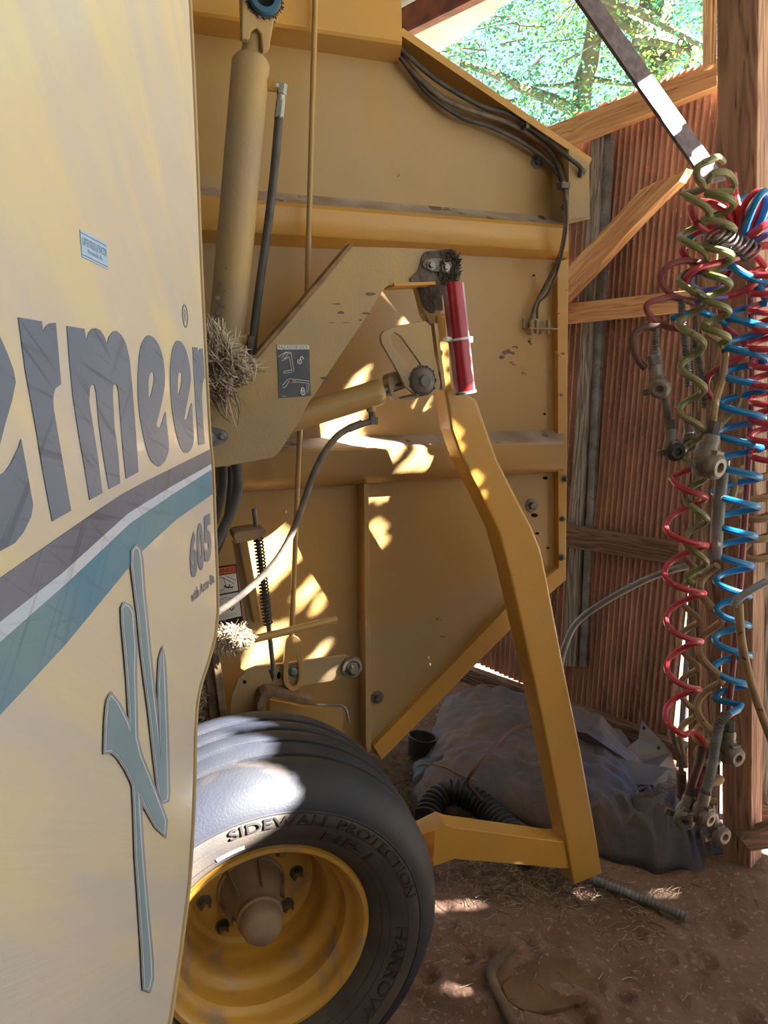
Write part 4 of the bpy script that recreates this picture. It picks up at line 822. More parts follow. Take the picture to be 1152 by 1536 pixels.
# bent sheet-metal offcut leaning on the sill
pts = [(940, 1122), (958, 1108), (962, 1080), (1008, 1128), (1012, 1150), (978, 1160), (950, 1150)]
pl = Plane((.86, 2.42, .2), (1, .25, 0), (.15, -1, .45)); mb = MB(); W = [pl.P(x, y, .03*math.sin(x*.11)) for x, y in pts]
prismw(mb, pl.n, V((1, 0, 0)), V((0, 0, 1)), [W], .003); c = pl.P(966, 1092, .004)
for x, y in ((966, 1092), (988, 1122)): lathe(mb, pl.P(x, y, .005), pl.n, [(0, .001), (.006, .001), (.007, 0)], 12, 1)
MT = mb.build('sheet_metal_offcut', GALV, smooth=False, mats=[TARPG, HOLE]); tag(MT, 'bent galvanised sheet offcut with bolt holes leaning at the foot of the rusty wall', 'scrap metal')
pl = Plane((.80, 2.32, .2), (1, .25, 0), (.1, -1, .9)); mb = MB(); W = [pl.P(x, y, .03*math.sin(x*.05+y*.03)) for x, y in [(830, 1090), (880, 1100), (940, 1140), (1005, 1152), (1000, 1172), (975, 1178), (950, 1190), (900, 1180), (850, 1170)]]
prismw(mb, pl.n, V((1, 0, 0)), V((0, 0, 1)), [W], .003); o = mb.build('sheet_metal_offcut', TARPG, smooth=False); tag(o, 'long dull metal sheet lying over the big tarpaulin heap', 'scrap metal')
# black ribbed drain pipe
def ribbed(name, pts, r, pitch, m, label, cat='pipe', amp=.12, parent=None, sub=14, seg=22, part=None):
    P3 = smoothpts(pts, 40); L = [0]
    for a, b in zip(P3, P3[1:]): L.append(L[-1]+(b-a).length)
    n = int(L[-1]/(pitch/8)); out = []; rs = []; j = 0
    for i in range(n+1):
        s = L[-1]*i/n
        while j < len(L)-2 and L[j+1] < s: j += 1
        t = (s-L[j])/max(L[j+1]-L[j], 1e-9); out.append(P3[j].lerp(P3[j+1], min(t, 1)))
        w = math.sin(2*math.pi*s/pitch); rs.append(r*(1+amp*(math.copysign(abs(w)**.5, w))-amp))
    mb = MB(); tube(mb, out, rs, seg); o = mb.build(name, m, parent)
    if label: tag(o, label, cat)
    return o
g0 = lambda x, y, z: gnd(x, y, z)
ribbed('drain_pipe', [g0(640, 1228, .045), g0(650, 1205, .06), g0(672, 1188, .075), g0(705, 1196, .07), g0(735, 1218, .055), g0(765, 1248, .05), g0(800, 1285, .045)], .044, .020, BLK, 'fat black ribbed drain pipe curled on the ground behind the foot bar')
def pipe(name, pts, r, m, label, cat='hose', seg=10):
    mb = MB(); tube(mb, smoothpts(pts, 10), r, seg); return tag(mb.build(name, m), label, cat)
tz = .27
pipe('hose', [g0(800, 1088, .30), g0(765, 1096, .30), g0(740, 1122, .29), g0(715, 1150, .26), g0(702, 1172, .2), g0(715, 1192, .12), g0(735, 1215, .05)], .007, HBR, 'thin brown hose looping over the big tarpaulin heap')
pipe('hose', [g0(625, 1150, .10), g0(640, 1146, .12), g0(665, 1150, .12), g0(690, 1162, .12), g0(715, 1172, .12)], .003, STRAWG, 'thin pale cord lying above the black drain pipe', 'cord')
ribbed('conduit', [g0(885, 1318, .014), g0(930, 1335, .014), g0(985, 1357, .014), g0(1030, 1376, .014)], .013, .011, PIPEG, 'grey ribbed conduit lying on the dirt right of the arm foot', amp=.12)
# black bucket and bag
mb = MB(); c = gnd(628, 1142, 0); ax = V((.15, .1, 1)).normalized(); lathe(mb, c, ax, [(0, 0), (.045, 0), (.055, .10), (.057, .10), (.055, .102), (.050, .10), (.042, .01), (0, .01)], 28)
tag(mb.build('bucket', BLK), 'small dark bucket on the ground beyond the bottom corner of the baler panel', 'bucket')
def h4(u, v):
    e = (min(1, 4*u)*min(1, 4*(1-u))*min(1, 4*v)*min(1, 4*(1-v)))**.5; return .10*e*(.8+.6*fold(u, v, 3, 31))
c = gnd(665, 1175); cloth('plastic_bag', [c+V((-.12, -.1, 0)), c+V((.14, -.12, 0)), c+V((.14, .12, 0)), c+V((-.12, .12, 0))], 40, 40, h4, BLK, 'black plastic bag lying behind the ribbed drain pipe', 'bag')
# slab and branch
mb = MB(); W = [g0(x, y, .012) for x, y in [(752, 1478), (775, 1450), (800, 1440), (830, 1432), (856, 1438), (862, 1437), (868, 1452), (876, 1450), (880, 1463), (888, 1466), (898, 1480), (899, 1493), (888, 1492), (880, 1500), (870, 1506), (862, 1504), (850, 1510), (815, 1517), (785, 1515), (760, 1500)]]
prismw(mb, Z, V((1, 0, 0)), V((0, 1, 0)), [W], .014); tag(bevel(mb.build('broken_board', mat('mud_board', (122, 92, 64), (96, 70, 52), 12, .9, bump=.003, bscale=40), smooth=False), .003), 'thin broken board half sunk in the dirt in the foreground', 'board')
pipe('branch', [g0(767, 1420, .03), g0(750, 1438, .025), g0(737, 1456, .022), g0(742, 1480, .02), g0(757, 1510, .018), g0(778, 1550, .016), g0(800, 1600, .016)], .0125, mat('bark', (128, 104, 84), (94, 76, 66), 14, .85, bump=.002, bscale=40), 'crooked bare stick curving across the dirt at the bottom edge', 'branch', 12)
# long grey pipe hooked on the wall
pipe('grey_hose', [atD(1052, 846, 2.3), atD(1015, 853, 2.32), atD(970, 869, 2.36), atD(925, 892, 2.40), atD(885, 917, 2.43), atD(863, 937, 2.45), atD(852, 958, 2.46), atD(843, 985, 2.46), atD(838, 1020, 2.45)], .0115, PIPEG, 'long grey hose arching from the corner post across the rusty wall')

# ================================================================== FLAT BAR AND HANGING HOSES
HD = 1.74
pl = Plane(atD(1060, 260, 1.76), (1, .5, 0), (.5, -1, .2)); mb = MB(); prism(mb, pl, [[(840, -40), (872, -40), (1091, 270), (1064, 275), (1058, 272)]], 0, .008)
tag(bevel(mb.build('flat_bar', BARM, smooth=False), .001), 'flat steel bar slanting down from the roof to the hanging hoses', 'bar')
def coil(name, axis_, hw, y0, y1, turns, r, m, label, D=HD, phase=0, group='coiled hoses hanging on the corner post', head=(), tail=(), tilt=0, seg=9, depth=1.0):
    """a real helix around a hanging axis; axis_ gives (py, px, half width in px, D)"""
    pts = list(head); n = int(turns*18)
    def ax(py):
        for (a, xa, wa, da), (b, xb, wb, db) in zip(axis_, axis_[1:]):
            if a <= py <= b: t = (py-a)/(b-a); return xa+(xb-xa)*t, wa+(wb-wa)*t, da+(db-da)*t
        return axis_[-1][1:]
    for i in range(n+1):
        t = i/n; py = y0+(y1-y0)*t; x, w, d = ax(py); c = atD(x, py, d); rw = w*d/1100
        a = phase+2*math.pi*turns*t; rr_ = rw*(1+.10*math.sin(a*.37+x)); pts.append(c+V((math.cos(a)*rr_, math.sin(a)*rr_*depth, tilt*math.cos(a)*rr_)))
    pts += list(tail); mb = MB(); sp = smoothpts(pts, 2); tube(mb, sp, r, seg); return tag(mb.build(name, m), label, 'hose', group)
q = lambda x, y, D=HD: atD(x, y, D)
coil('coiled_hose', [(440, 1122, 27, HD), (700, 1106, 31, HD), (900, 1099, 27, HD), (1000, 1098, 26, HD+.03), (1060, 1100, 27, HD+.05)], 0, 452, 1050, 13.5, .0084, HB, 'long bright blue coiled air hose hanging in front of the corner post', tail=[q(1112, 1058), q(1096, 1070, HD-.04), q(1090, 1072, HD-.05)], head=[q(1092, 375), q(1098, 400), q(1118, 412), q(1135, 425)], tilt=0, depth=.55)
coil('coiled_hose', [(250, 1046, 14, HD-.03), (300, 1045, 17, HD-.03), (420, 1037, 17, HD-.03), (600, 1038, 17, HD-.03), (850, 1046, 15, HD-.01)], 0, 290, 850, 8.6, .0082, HG, 'left one of the two olive green coiled hoses, reaching far down', phase=2.8, head=[q(1085, 245, HD-.02), q(1076, 236, HD-.03), q(1066, 240, HD-.05), q(1047, 250, HD-.05), q(1046, 268, HD-.04), q(1058, 282, HD-.04)], tail=[q(1030, 865), q(1040, 875)])
coil('coiled_hose', [(260, 1080, 18, HD-.05), (420, 1076, 18, HD-.05), (530, 1072, 18, HD-.04)], 0, 290, 515, 5.6, .0082, HG, 'shorter right one of the two olive green coiled hoses', phase=3.2, head=[q(1064, 272, HD-.07), q(1068, 262, HD-.08), q(1086, 258, HD-.08), q(1099, 268, HD-.06), q(1098, 285, HD-.05)], tail=[q(1086, 518, HD-.03)])
coil('coiled_hose', [(700, 1036, 25, HD), (800, 1028, 27, HD), (1100, 1023, 27, HD)], 0, 712, 1090, 5.3, .0075, HR, 'red coiled hose hanging lowest on the left of the bundle', phase=2.6, head=[q(1072, 690), q(1052, 698)], tail=[q(1040, 1098), q(1054, 1112), q(1058, 1122)], tilt=.2)
coil('coiled_hose', [(390, 1146, 20, HD-.02), (700, 1150, 22, HD-.02)], 0, 400, 700, 11, .0075, HR, 'pinkish red coiled hose at the right edge above the blue one', phase=1, head=[q(1110, 360), q(1125, 375)], tilt=.15)
coil('coiled_hose', [(520, 1068, 17, HD+.05), (900, 1066, 17, HD+.05), (1200, 1062, 16, HD+.05)], 0, 850, 1175, 3.6, .010, HT, 'dusty tan coiled hose against the foot half of the post', phase=.5, tail=[q(1060, 1190)])
coil('coiled_hose', [(800, 1035, 13, HD+.08), (1130, 1031, 14, HD+.08)], 0, 815, 1110, 4.2, .008, HT, 'thinner tan coiled hose beside the gap at the end of the wall', phase=2, tail=[q(1028, 1150, HD+.08)])
coil('coiled_hose', [(740, 1140, 22, HD+.10), (900, 1135, 24, HD+.10)], 0, 700, 850, 5, .009, HT, 'tan coiled hose half hidden behind the blue one', phase=2, tilt=.4)
coil('coiled_hose', [(1090, 1055, 12, HD+.02), (1230, 1075, 16, HD+.02)], 0, 1095, 1195, 3.5, .010, HT, 'cream coiled hose near the ground behind the couplings', phase=1.5, tilt=.5)
# tangled upper loops
def loop(pts, r, m, label, D=HD): return tag((lambda mb: (tube(mb, smoothpts([atD(x, y, d) for x, y, d in pts], 10), r, 9), mb.build('hose_loop', m))[1])(MB()), label, 'hose', 'tangled hose loops over the post')
d = HD
loop([(1062, 398, d), (1032, 391, d-.02), (1006, 397, d-.03), (991, 413, d-.02), (996, 431, d), (1018, 447, d+.02), (1055, 452, d+.02), (1085, 448, d)], .0072, HRD, 'faded red loop reaching out left, upper of two')
loop([(1060, 462, d+.03), (1015, 447, d), (988, 449, d-.02), (970, 458, d-.02), (976, 474, d), (1000, 490, d+.02), (1020, 494, d+.02)], .0072, HRD, 'faded red loop reaching farthest left, lower of two')
loop([(1110, 385, d), (1072, 396, d-.04), (1042, 405, d-.05), (1029, 420, d-.03), (1035, 435, d), (1062, 444, d+.02), (1100, 442, d), (1128, 428, d-.02), (1150, 412, d)], .0075, HR, 'bright red loop behind the olive hoses')
loop([(1098, 400, d+.02), (1062, 405, d-.02), (1038, 412, d-.02), (1034, 424, d), (1052, 436, d+.02), (1085, 432, d)], .0075, HPU, 'violet blue loop inside the bright red loop')
loop([(1040, 352, d+.03), (1060, 342, d), (1085, 338, d-.02), (1105, 350, d), (1095, 366, d+.04), (1060, 372, d+.05), (1030, 368, d+.02), (1024, 380, d), (1040, 396, d)], .0075, HR, 'red loop just below the top of the olive hoses')
loop([(1036, 310, d), (1042, 330, d-.02), (1060, 345, d), (1085, 348, d+.02)], .0075, HR, 'short red bend left of the knot')
loop([(1042, 303, d-.01), (1066, 305, d-.03), (1090, 318, d-.03), (1100, 345, d-.01), (1108, 358, d)], .0078, HR, 'red hose passing behind the right olive coil')
loop([(1062, 312, d+.03), (1075, 330, d+.02), (1095, 345, d+.02), (1112, 358, d)], .0075, HPU, 'violet hose running into the knot')
loop([(1095, 262, d), (1096, 295, d-.01), (1098, 325, d-.01), (1108, 345, d), (1114, 335, d-.02), (1104, 300, d-.02), (1100, 262, d+.02)], .0085, HR, 'tall narrow red loop standing up beside the post')
loop([(1108, 352, d), (1112, 322, d-.03), (1124, 298, d-.05), (1140, 288, d-.05), (1146, 300, d-.04), (1132, 330, d-.01), (1118, 354, d)], .0085, HR, 'rounded red loop standing up at the upper right')
loop([(1114, 356, d), (1122, 330, d-.04), (1134, 302, d-.07), (1146, 288, d-.07), (1152, 302, d-.05), (1140, 335, d-.02), (1122, 358, d)], .0085, HB, 'blue loop standing up beside the rounded red loop')
loop([(1118, 352, d+.02), (1126, 330, d), (1136, 306, d-.01), (1142, 312, d), (1132, 340, d+.01), (1120, 360, d)], .008, HPU, 'violet loop between the red and the blue upright loops')
loop([(1110, 300, d+.03), (1125, 295, d+.03), (1140, 300, d+.04)], .008, HB, 'short blue piece behind the upright loops')
loop([(1114, 362, d), (1130, 350, d-.03), (1150, 336, d-.04), (1175, 330, d-.03)], .0085, HR, 'red hose leaving the picture at the right above the knot')
loop([(1118, 368, d), (1136, 360, d-.03), (1155, 350, d-.04), (1175, 345, d-.03)], .0085, HPU, 'violet hose leaving the picture at the right above the knot')
loop([(1120, 380, d-.02), (1138, 370, d-.04), (1160, 368, d-.04)], .0085, HR, 'pink red hose leaving the picture at the right below the knot')
loop([(1096, 372, d), (1094, 392, d-.03), (1108, 405, d-.04), (1128, 416, d-.03), (1150, 424, d-.02)], .0078, HB, 'blue hose swinging down to the right from the knot')
loop([(1008, 478, d+.02), (1025, 472, d), (1050, 468, d), (1075, 478, d), (1092, 486, d)], .0075, HB, 'dull blue hose crossing low behind the olive coils')
loop([(1040, 455, d+.02), (1062, 448, d), (1090, 446, d)], .0075, HPU, 'violet hose crossing behind the olive coils')
loop([(1028, 365, d+.04), (1042, 352, d+.03), (1066, 345, d+.03)], .0075, HB, 'small blue bend behind the left olive coil')
loop([(1105, 395, d+.02), (1085, 425, d+.03), (1080, 460, d+.03), (1088, 490, d+.03), (1112, 510, d+.03), (1120, 530, d+.03), (1085, 548, d+.02), (1062, 565, d+.02), (1062, 590, d+.02), (1085, 605, d+.03)], .0078, HR, 'red hose winding down behind the blue coil')
loop([(1100, 545, d+.04), (1108, 560, d+.03), (1106, 600, d+.03), (1090, 625, d+.03), (1078, 640, d+.02), (1075, 680, d+.02), (1100, 720, d+.03), (1095, 750, d+.03), (1080, 770, d+.04)], .011, HT, 'thick tan hose winding down behind the blue coil')
loop([(1060, 500, d), (1085, 520, d), (1085, 560, d-.01), (1073, 605, d-.02), (1068, 650, d-.02)], .009, HT, 'dusty straight hose ending in the middle coupling')
loop([(1125, 420, d+.05), (1128, 560, d+.05), (1122, 700, d+.05), (1108, 900, d+.05), (1092, 1075, d+.05)], .009, HRD, 'faded red straight hose hanging behind the blue coil')
# knot of wire at the top
mb = MB(); rr = random.Random(21); c = q(1100, 368, HD-.06); c0 = q(1072, 352, HD-.06); c1 = q(1125, 378, HD-.05)
for k in range(9):
    t = k/8; b = c0.lerp(c1, t); pts = [b+V((.013*math.cos(a)*(1+.6*rr.random()), -.005+.02*math.sin(a), .013*math.sin(a+1)*(1+.6*rr.random()))) for a in [j*.9+k for j in range(8)]]; tube(mb, smoothpts(pts, 4), .003, 7)
tag(mb.build('wire_tie', DSTEEL), 'dark twisted wire tie gathering all the hoses', 'wire')
# spring guards and couplings
def guard(pts, r, m, label, pitch=.0055): return ribbed('spring_guard', [atD(*p) for p in pts], r, pitch, m, label, 'spring guard', amp=.16, seg=14)
guard([(1022, 450, HD), (1024, 490, HD), (1030, 540, HD), (1032, 580, HD)], .0095, STEEL, 'middle grey spring guard in front of the rusty wall')
guard([(984, 492, HD), (984, 520, HD), (990, 560, HD)], .0095, STEEL, 'leftmost grey spring guard above the hanging coupling')
guard([(1038, 495, HD+.02), (1050, 550, HD+.02), (1058, 612, HD+.02)], .009, DSTEEL, 'dark spring guard slanting left of the post')
guard([(1092, 1068, HD-.05), (1080, 1085, HD-.06), (1073, 1115, HD-.06), (1068, 1150, HD-.05), (1060, 1185, HD-.05)], .0125, PIPEG, 'long grey spring guard below the blue coil', .005)
guard([(1022, 1158, HD+.06), (1022, 1195, HD+.06)], .013, HBR, 'short brown spring guard close to the ground', .006)
pipe('brown_hose', [q(990, 490), q(965, 492), q(951, 503), q(950, 520), q(957, 540), q(968, 552)], .0085, HBR, 'brown hose bending round to the hanging coupling')
pipe('hose_stub', [q(990, 578), q(998, 600), q(1004, 640), q(1006, 652)], .0095, RUBH, 'grey hose stub between the upper and the round coupling')
pipe('grey_pipe', [q(1085, 690, HD-.01), q(1078, 760, HD-.01), q(1073, 838, HD-.01)], .015, PIPEG, 'stout grey rubber sleeve standing beside the middle coupling')
pipe('tan_pipe', [q(1108, 905, HD-.08), q(1112, 960, HD-.08), q(1124, 1015, HD-.08), q(1142, 1070, HD-.08), q(1165, 1130, HD-.08)], .0105, HT, 'smooth tan hose curving out at the lower right edge')
pipe('metal_pipe', [q(1102, 910, HD-.08), q(1106, 900, HD-.08), q(1122, 888, HD-.08), q(1150, 872, HD-.08)], .0095, GALV, 'shiny metal tube pointing up right at the end of the tan hose', 'pipe')
pipe('dark_hose', [q(1054, 1122), q(1050, 1140), q(1040, 1170), q(1030, 1200)], .011, HBR, 'dark red-brown hose below the red coil')
pipe('grey_lead', [q(1008, 1092, HD+.06), q(1012, 1112, HD+.06), q(1020, 1135, HD+.06), q(1022, 1158, HD+.06)], .007, RUBH, 'thin grey lead entering the short brown guard')
pipe('red_brown_strap', [q(1078, 1090, HD+.01), q(1062, 1140, HD+.01), q(1045, 1190, HD+.01), q(1040, 1212, HD+.01)], .010, HRD, 'slanting faded strap behind the long grey spring guard', 'strap')
def gladhand(c, ax, up, s, label, name='air_coupling', eye=False):
    """cast hose coupling: body, neck, round face with seal"""
    ax = V(ax).normalized(); up = V(up); up = (up-ax*up.dot(ax)).normalized(); sd = ax.cross(up); c = V(c)
    E = empty(name, c, label, 'coupling', 'air couplings on the hose ends')
    mb = MB(); lathe(mb, c-ax*.035*s, ax, [(0, 0), (.011*s, 0), (.013*s, .008*s), (.012*s, .02*s), (.017*s, .03*s), (.018*s, .055*s), (.014*s, .066*s), (0, .068*s)], 20); box(mb, c+up*.012*s+ax*.008*s, ax*.02*s, up*.010*s, sd*.009*s); box(mb, c+sd*.02*s+ax*.014*s, ax*.006*s, up*.004*s, sd*.014*s)
    mb.build('body', ALU, E)
    mb = MB(); lathe(mb, c+ax*.012*s+up*.018*s, up, [(0, .004*s), (.006*s, .004*s), (.008*s, .010*s), (.014*s, .010*s), (.019*s, .006*s), (.021*s, 0), (.018*s, -.010*s), (0, -.012*s)], 24); mb.build('seal_face', BLK if eye else ALU, E)
    mb = MB(); box(mb, c+sd*.022*s+ax*.014*s+up*.002, ax*.004*s, up*.006*s, sd*.004*s); cyl(mb, c-ax*.036*s, c-ax*.055*s, .010*s, 6); mb.build('nut', DSTEEL, E)
    return E
gladhand(q(988, 572, HD-.01), (.35, 0, -1), (-.5, -1, .1), 1.15, 'cast grey coupling hanging at the left of the bundle')
gladhand(q(1007, 668, HD-.01), (.1, 0, -1), (.15, -1, -.1), 1.1, 'round-faced coupling with a black seal, below the left coupling', eye=True)
gladhand(q(1060, 685, HD-.05), (-.18, 0, -1), (.6, -1, 0), 1.5, 'large pale coupling in the middle of the bundle')
gladhand(q(1035, 655, HD+.03), (.2, 0, -1), (-.5, -1, 0), 1.0, 'coupling half hidden behind the left olive hose')
gladhand(q(1027, 1215, HD-.0), (-.25, 0, -1), (-.2, -1, .2), 1.3, 'mud-caked coupling lowest left near the ground')
gladhand(q(1052, 1212, HD-.03), (-.15, 0, -1), (.6, -1, .1), 1.2, 'coupling below the long grey spring guard')
gladhand(q(1072, 1240, HD-.0), (.3, 0, -1), (.3, -1, .3), 1.2, 'greenish coupling lowest right against the post foot')
gladhand(q(1093, 1120, HD-.0), (.05, 0, -1), (.3, -1, .1), 1.3, 'blue-grey coupling beside the top of the spring guard')

# ================================================================== ROOF WITH OPENINGS ADDED TO SHAPE THE SUN PATCHES, SUN
holes = []     # polygons in roof XY
def up_to_roof(p): t = (ROOFZ-p.z)/SUN.z; w = p+SUN*t; return (w.x, w.y)
FILT = []
def hole(pts, allow=None, deny=None): holes.append([up_to_roof(p) for p in pts]); FILT.append((allow, deny))
hp = lambda px, o_, deny=('kicker_arm', 'arm_neck', 'kicker_frame'): hole([PAN.P(x, y, o_) for x, y in px], None, deny)
hp([(592, 515), (582, 560), (577, 640), (600, 664), (556, 722), (440, 727), (444, 690), (455, 650), (520, 605), (558, 555)], .04)
hp([(629, 663), (651, 666), (649, 709), (594, 713)], .06)
hp([(550, 786), (576, 786), (574, 832), (551, 852)], .0)
hp([(393, 797), (474, 797), (446, 840), (402, 887), (376, 882), (364, 823)], 0)
hp([(485, 840), (487, 869), (450, 914), (446, 892)], 0); hp([(487, 879), (488, 893), (476, 921), (466, 918)], 0)
hp([(427, 933), (428, 969), (396, 998), (362, 1007), (387, 949)], 0); hp([(491, 961), (489, 975), (455, 1014), (454, 1000)], 0); hp([(501, 1004), (495, 1018), (477, 1026)], .085)
hp([(150, 1030), (402, 1066), (420, 1125), (414, 1185), (383, 1235), (330, 1285), (285, 1325), (150, 1500)], .50)
hp([(140, 1050), (402, 1052), (415, 1110), (360, 1150), (140, 1200)], .40); hp([(140, 1040), (400, 1040), (404, 1090), (140, 1150)], .32); hp([(140, 1080), (408, 1080), (420, 1130), (140, 1190)], .46)
hp([(322, 935), (375, 935), (375, 975), (322, 975)], .23)
hp([(440, 800), (450, 806), (400, 875), (330, 925), (322, 915), (395, 862)], .28)
hp([(695, 470), (722, 592), (704, 594), (699, 540)], .29, None)
BARP = Plane(atD(1060, 260, 1.76), (1, .5, 0), (.5, -1, .2))
for y0, y1 in ((128, 200), (236, 262)):      # openings no wider than the bar they light
    L_ = lambda y: 840+(y+40)*224/315; R_ = lambda y: 872+(y+40)*219/310
    hole([BARP.P(L_(y0)-8, y0+8), BARP.P(R_(y0-18)+8, y0-26), BARP.P(R_(y1-18)+8, y1-26), BARP.P(L_(y1)-8, y1+8)], ('flat_bar',))
HOSES = ('coiled_hose', 'hose_loop', 'wire_tie')
hole([atD(*p, 1.71) for p in [(1040, 240), (1112, 250), (1112, 330), (1036, 320)]], HOSES); hole([atD(*p, 1.71) for p in [(1116, 280), (1175, 280), (1175, 345), (1116, 345)]], HOSES); hole([atD(*p, 1.71) for p in [(1040, 352), (1160, 372), (1160, 392), (1040, 366)]], HOSES); hole([atD(*p, 1.71) for p in [(1040, 415), (1160, 440), (1160, 452), (1040, 428)]], HOSES)
for y in (480, 560, 640, 730, 790, 860, 940): hole([atD(*p, 1.71) for p in [(1078, y), (1165, y+20), (1165, y+34), (1078, y+13)]], HOSES)
for x, y, rx, ry in ((654, 1361, 9, 4), (672, 1361, 5, 3), (694, 1360, 13, 4), (709, 1361, 4, 3), (679, 1487, 7, 6), (978, 1480, 6, 5), (876, 1342, 5, 4), (995, 1340, 6, 3), (832, 1362, 3, 2)): hole([gnd(a, b) for a, b in ell(x, y, rx+.5, ry, 12)])
ea = V(atD(648, 84, 3)).copy()
def roofpt(px, py): r = ray(px, py); return EYE+r*((ROOFZ-H)/r.z)
r0 = roofpt(650, 84); r1 = roofpt(782, -6); ed = (r1-r0)    # far eave seen at the top of the picture
def inside(poly, x, y):
    c = False; n = len(poly); j = n-1
    for i in range(n):
        xi, yi = poly[i]; xj, yj = poly[j]
        if (yi > y) != (yj > y) and x < (xj-xi)*(y-yi)/(yj-yi)+xi: c = not c
        j = i
    return c
def eave(x): return r0.y+(r1.y-r0.y)*(x-r0.x)/(r1.x-r0.x) + .02*math.sin(x*23)+.012*math.sin(x*61)
bb = [(min(p[0] for p in h), max(p[0] for p in h), min(p[1] for p in h), max(p[1] for p in h)) for h in holes]
bpy.context.view_layer.update(); DG = bpy.context.evaluated_depsgraph_get()
def first_hit(x, y):
    h_, lo, nn_, ix, ob, mx_ = SC.ray_cast(DG, V((x, y, ROOFZ)), -SUN); return ob.name.split('.')[0] if h_ else ''
mb = MB(); st = .0125; X0, X1, Y0, Y1 = -3.2, 5.1, -4.0, 4.6; y = Y0
while y < Y1:
    x = X0; run = None; yc = y+st/2
    near = [(h, b, f) for h, b, f in zip(holes, bb, FILT) if b[2] <= yc <= b[3]]
    def solid(xc):
        if xc > -.6:
            e = max(eave(min(max(xc, -.6), 1.6)), 1.9) 
            if yc > e: return False
        for h, b, (al, dn) in near:
            if b[0] <= xc <= b[1] and inside(h, xc, yc):
                if al is None and dn is None: return False
                nm = first_hit(xc, yc)
                if (al and nm in al) or (al is None and nm not in dn): return False
        return True
    while x < X1:
        s = solid(x+st/2)
        if s and run is None: run = x
        if (not s or x+st >= X1) and run is not None:
            xe = x if not s else x+st; mb.add([(run, y, ROOFZ), (xe, y, ROOFZ), (xe, y+st, ROOFZ), (run, y+st, ROOFZ)], [(0, 1, 2, 3)]); run = None
        x += st
    y += st
ROOFM = mat('grey_roof_sheet', (176, 178, 182), (150, 150, 152), 4, .6)
TANM = mat('pale_roof_sheet', (236, 218, 178), (214, 190, 146), 4, .6)
nt = TANM.node_tree; tr = nt.nodes.new('ShaderNodeBsdfTranslucent'); tr.inputs[0].default_value = lin((238, 214, 160)); mx = nt.nodes.new('ShaderNodeMixShader'); mx.inputs[0].default_value = .35
nt.links.new(nt.nodes['Principled BSDF'].outputs[0], mx.inputs[1]); nt.links.new(tr.outputs[0], mx.inputs[2]); nt.links.new(mx.outputs[0], nt.nodes['Material Output'].inputs[0])
fmi = [1 if (mb.v[f[0]].y > 2.3 and mb.v[f[0]].x > -1.2) else 0 for f in mb.f]
struct(link('ceiling', mb.v, mb.f, ROOFM, origin=(0, 0, ROOFZ), mats=[ROOFM, TANM], fm=fmi))
GW = mat('grey_wall_sheet', (120, 122, 126), (96, 98, 102), 3, .7)
struct(link('wall_left_blocker', [(-3.2, -4, 0), (-3.2, 5, 0), (-3.2, 5, ROOFZ), (-3.2, -4, ROOFZ), (-3.202, -4, 0), (-3.202, 5, 0), (-3.202, 5, ROOFZ), (-3.202, -4, ROOFZ)], [(0, 1, 2, 3), (7, 6, 5, 4)], GW))  # unseen wall, added to cut the sky light from the left
struct(link('wall_right_blocker', [(2.2, -4, 0), (2.2, 1.2, 0), (2.2, 1.2, 1.25), (2.2, -4, 1.25), (2.203, -4, 0), (2.203, 1.2, 0), (2.203, 1.2, 1.25), (2.203, -4, 1.25)], [(0, 1, 2, 3), (7, 6, 5, 4)], GW))  # unseen waist-high wall, added to keep yard light off the lower parts
struct(link('wall_front_blocker', [(-3.2, -4, 0), (2.2, -4, 0), (2.2, -4, ROOFZ), (-3.2, -4, ROOFZ), (-3.2, -4.002, 0), (2.2, -4.002, 0), (2.2, -4.002, ROOFZ), (-3.2, -4.002, ROOFZ)], [(0, 1, 2, 3), (7, 6, 5, 4)], GW))  # unseen wall behind the camera, added to dim the sky light on the baler
# rusty purlin under the eave
mb = MB(); a = roofpt(560, 30)+V((0, 0, -.05)); b = roofpt(690, -40)+V((0, 0, -.05)); dr = (b-a).normalized(); a -= dr*.8; b += dr*1.2
nn = Z.cross(dr).normalized(); seg_box(mb, a+nn*.0, b+nn*.0, nn*.05, Z*.003); seg_box(mb, a-nn*.05-Z*.04, b-nn*.05-Z*.04, nn*.003, Z*.045); seg_box(mb, a-nn*.03-Z*.085, b-nn*.03-Z*.085, nn*.02, Z*.003)
tag(mb.build('steel_purlin', mat('rust_purlin', (150, 84, 62), (110, 60, 50), 12, .7, bump=.001), smooth=False), 'rusty steel purlin under the pale roof sheet above the baler', 'beam')

sd = bpy.data.lights.new('sun', 'SUN'); sd.energy = 95; sd.angle = math.radians(.4); sd.color = (1, .95, .86)
so = bpy.data.objects.new('sun', sd); COL.objects.link(so); so.rotation_euler = SUN.to_track_quat('Z', 'Y').to_euler(); so.location = (3, -1, 5)
w = bpy.data.worlds.new('sky'); SC.world = w; w.use_nodes = True; nt = w.node_tree; Nn = nt.nodes; Ll = nt.links; bg = Nn['Background']
tc = Nn.new('ShaderNodeTexCoord'); sp = Nn.new('ShaderNodeSeparateXYZ'); cr = Nn.new('ShaderNodeValToRGB'); Ll.new(tc.outputs['Generated'], sp.inputs[0]); Ll.new(sp.outputs[2], cr.inputs[0]); Ll.new(cr.outputs[0], bg.inputs[0])
cr.color_ramp.elements[0].position = 0; cr.color_ramp.elements[0].color = (.78, .89, 1, 1); cr.color_ramp.elements[1].position = .7; cr.color_ramp.elements[1].color = (.42, .64, 1, 1)
bg.inputs[1].default_value = 1.7

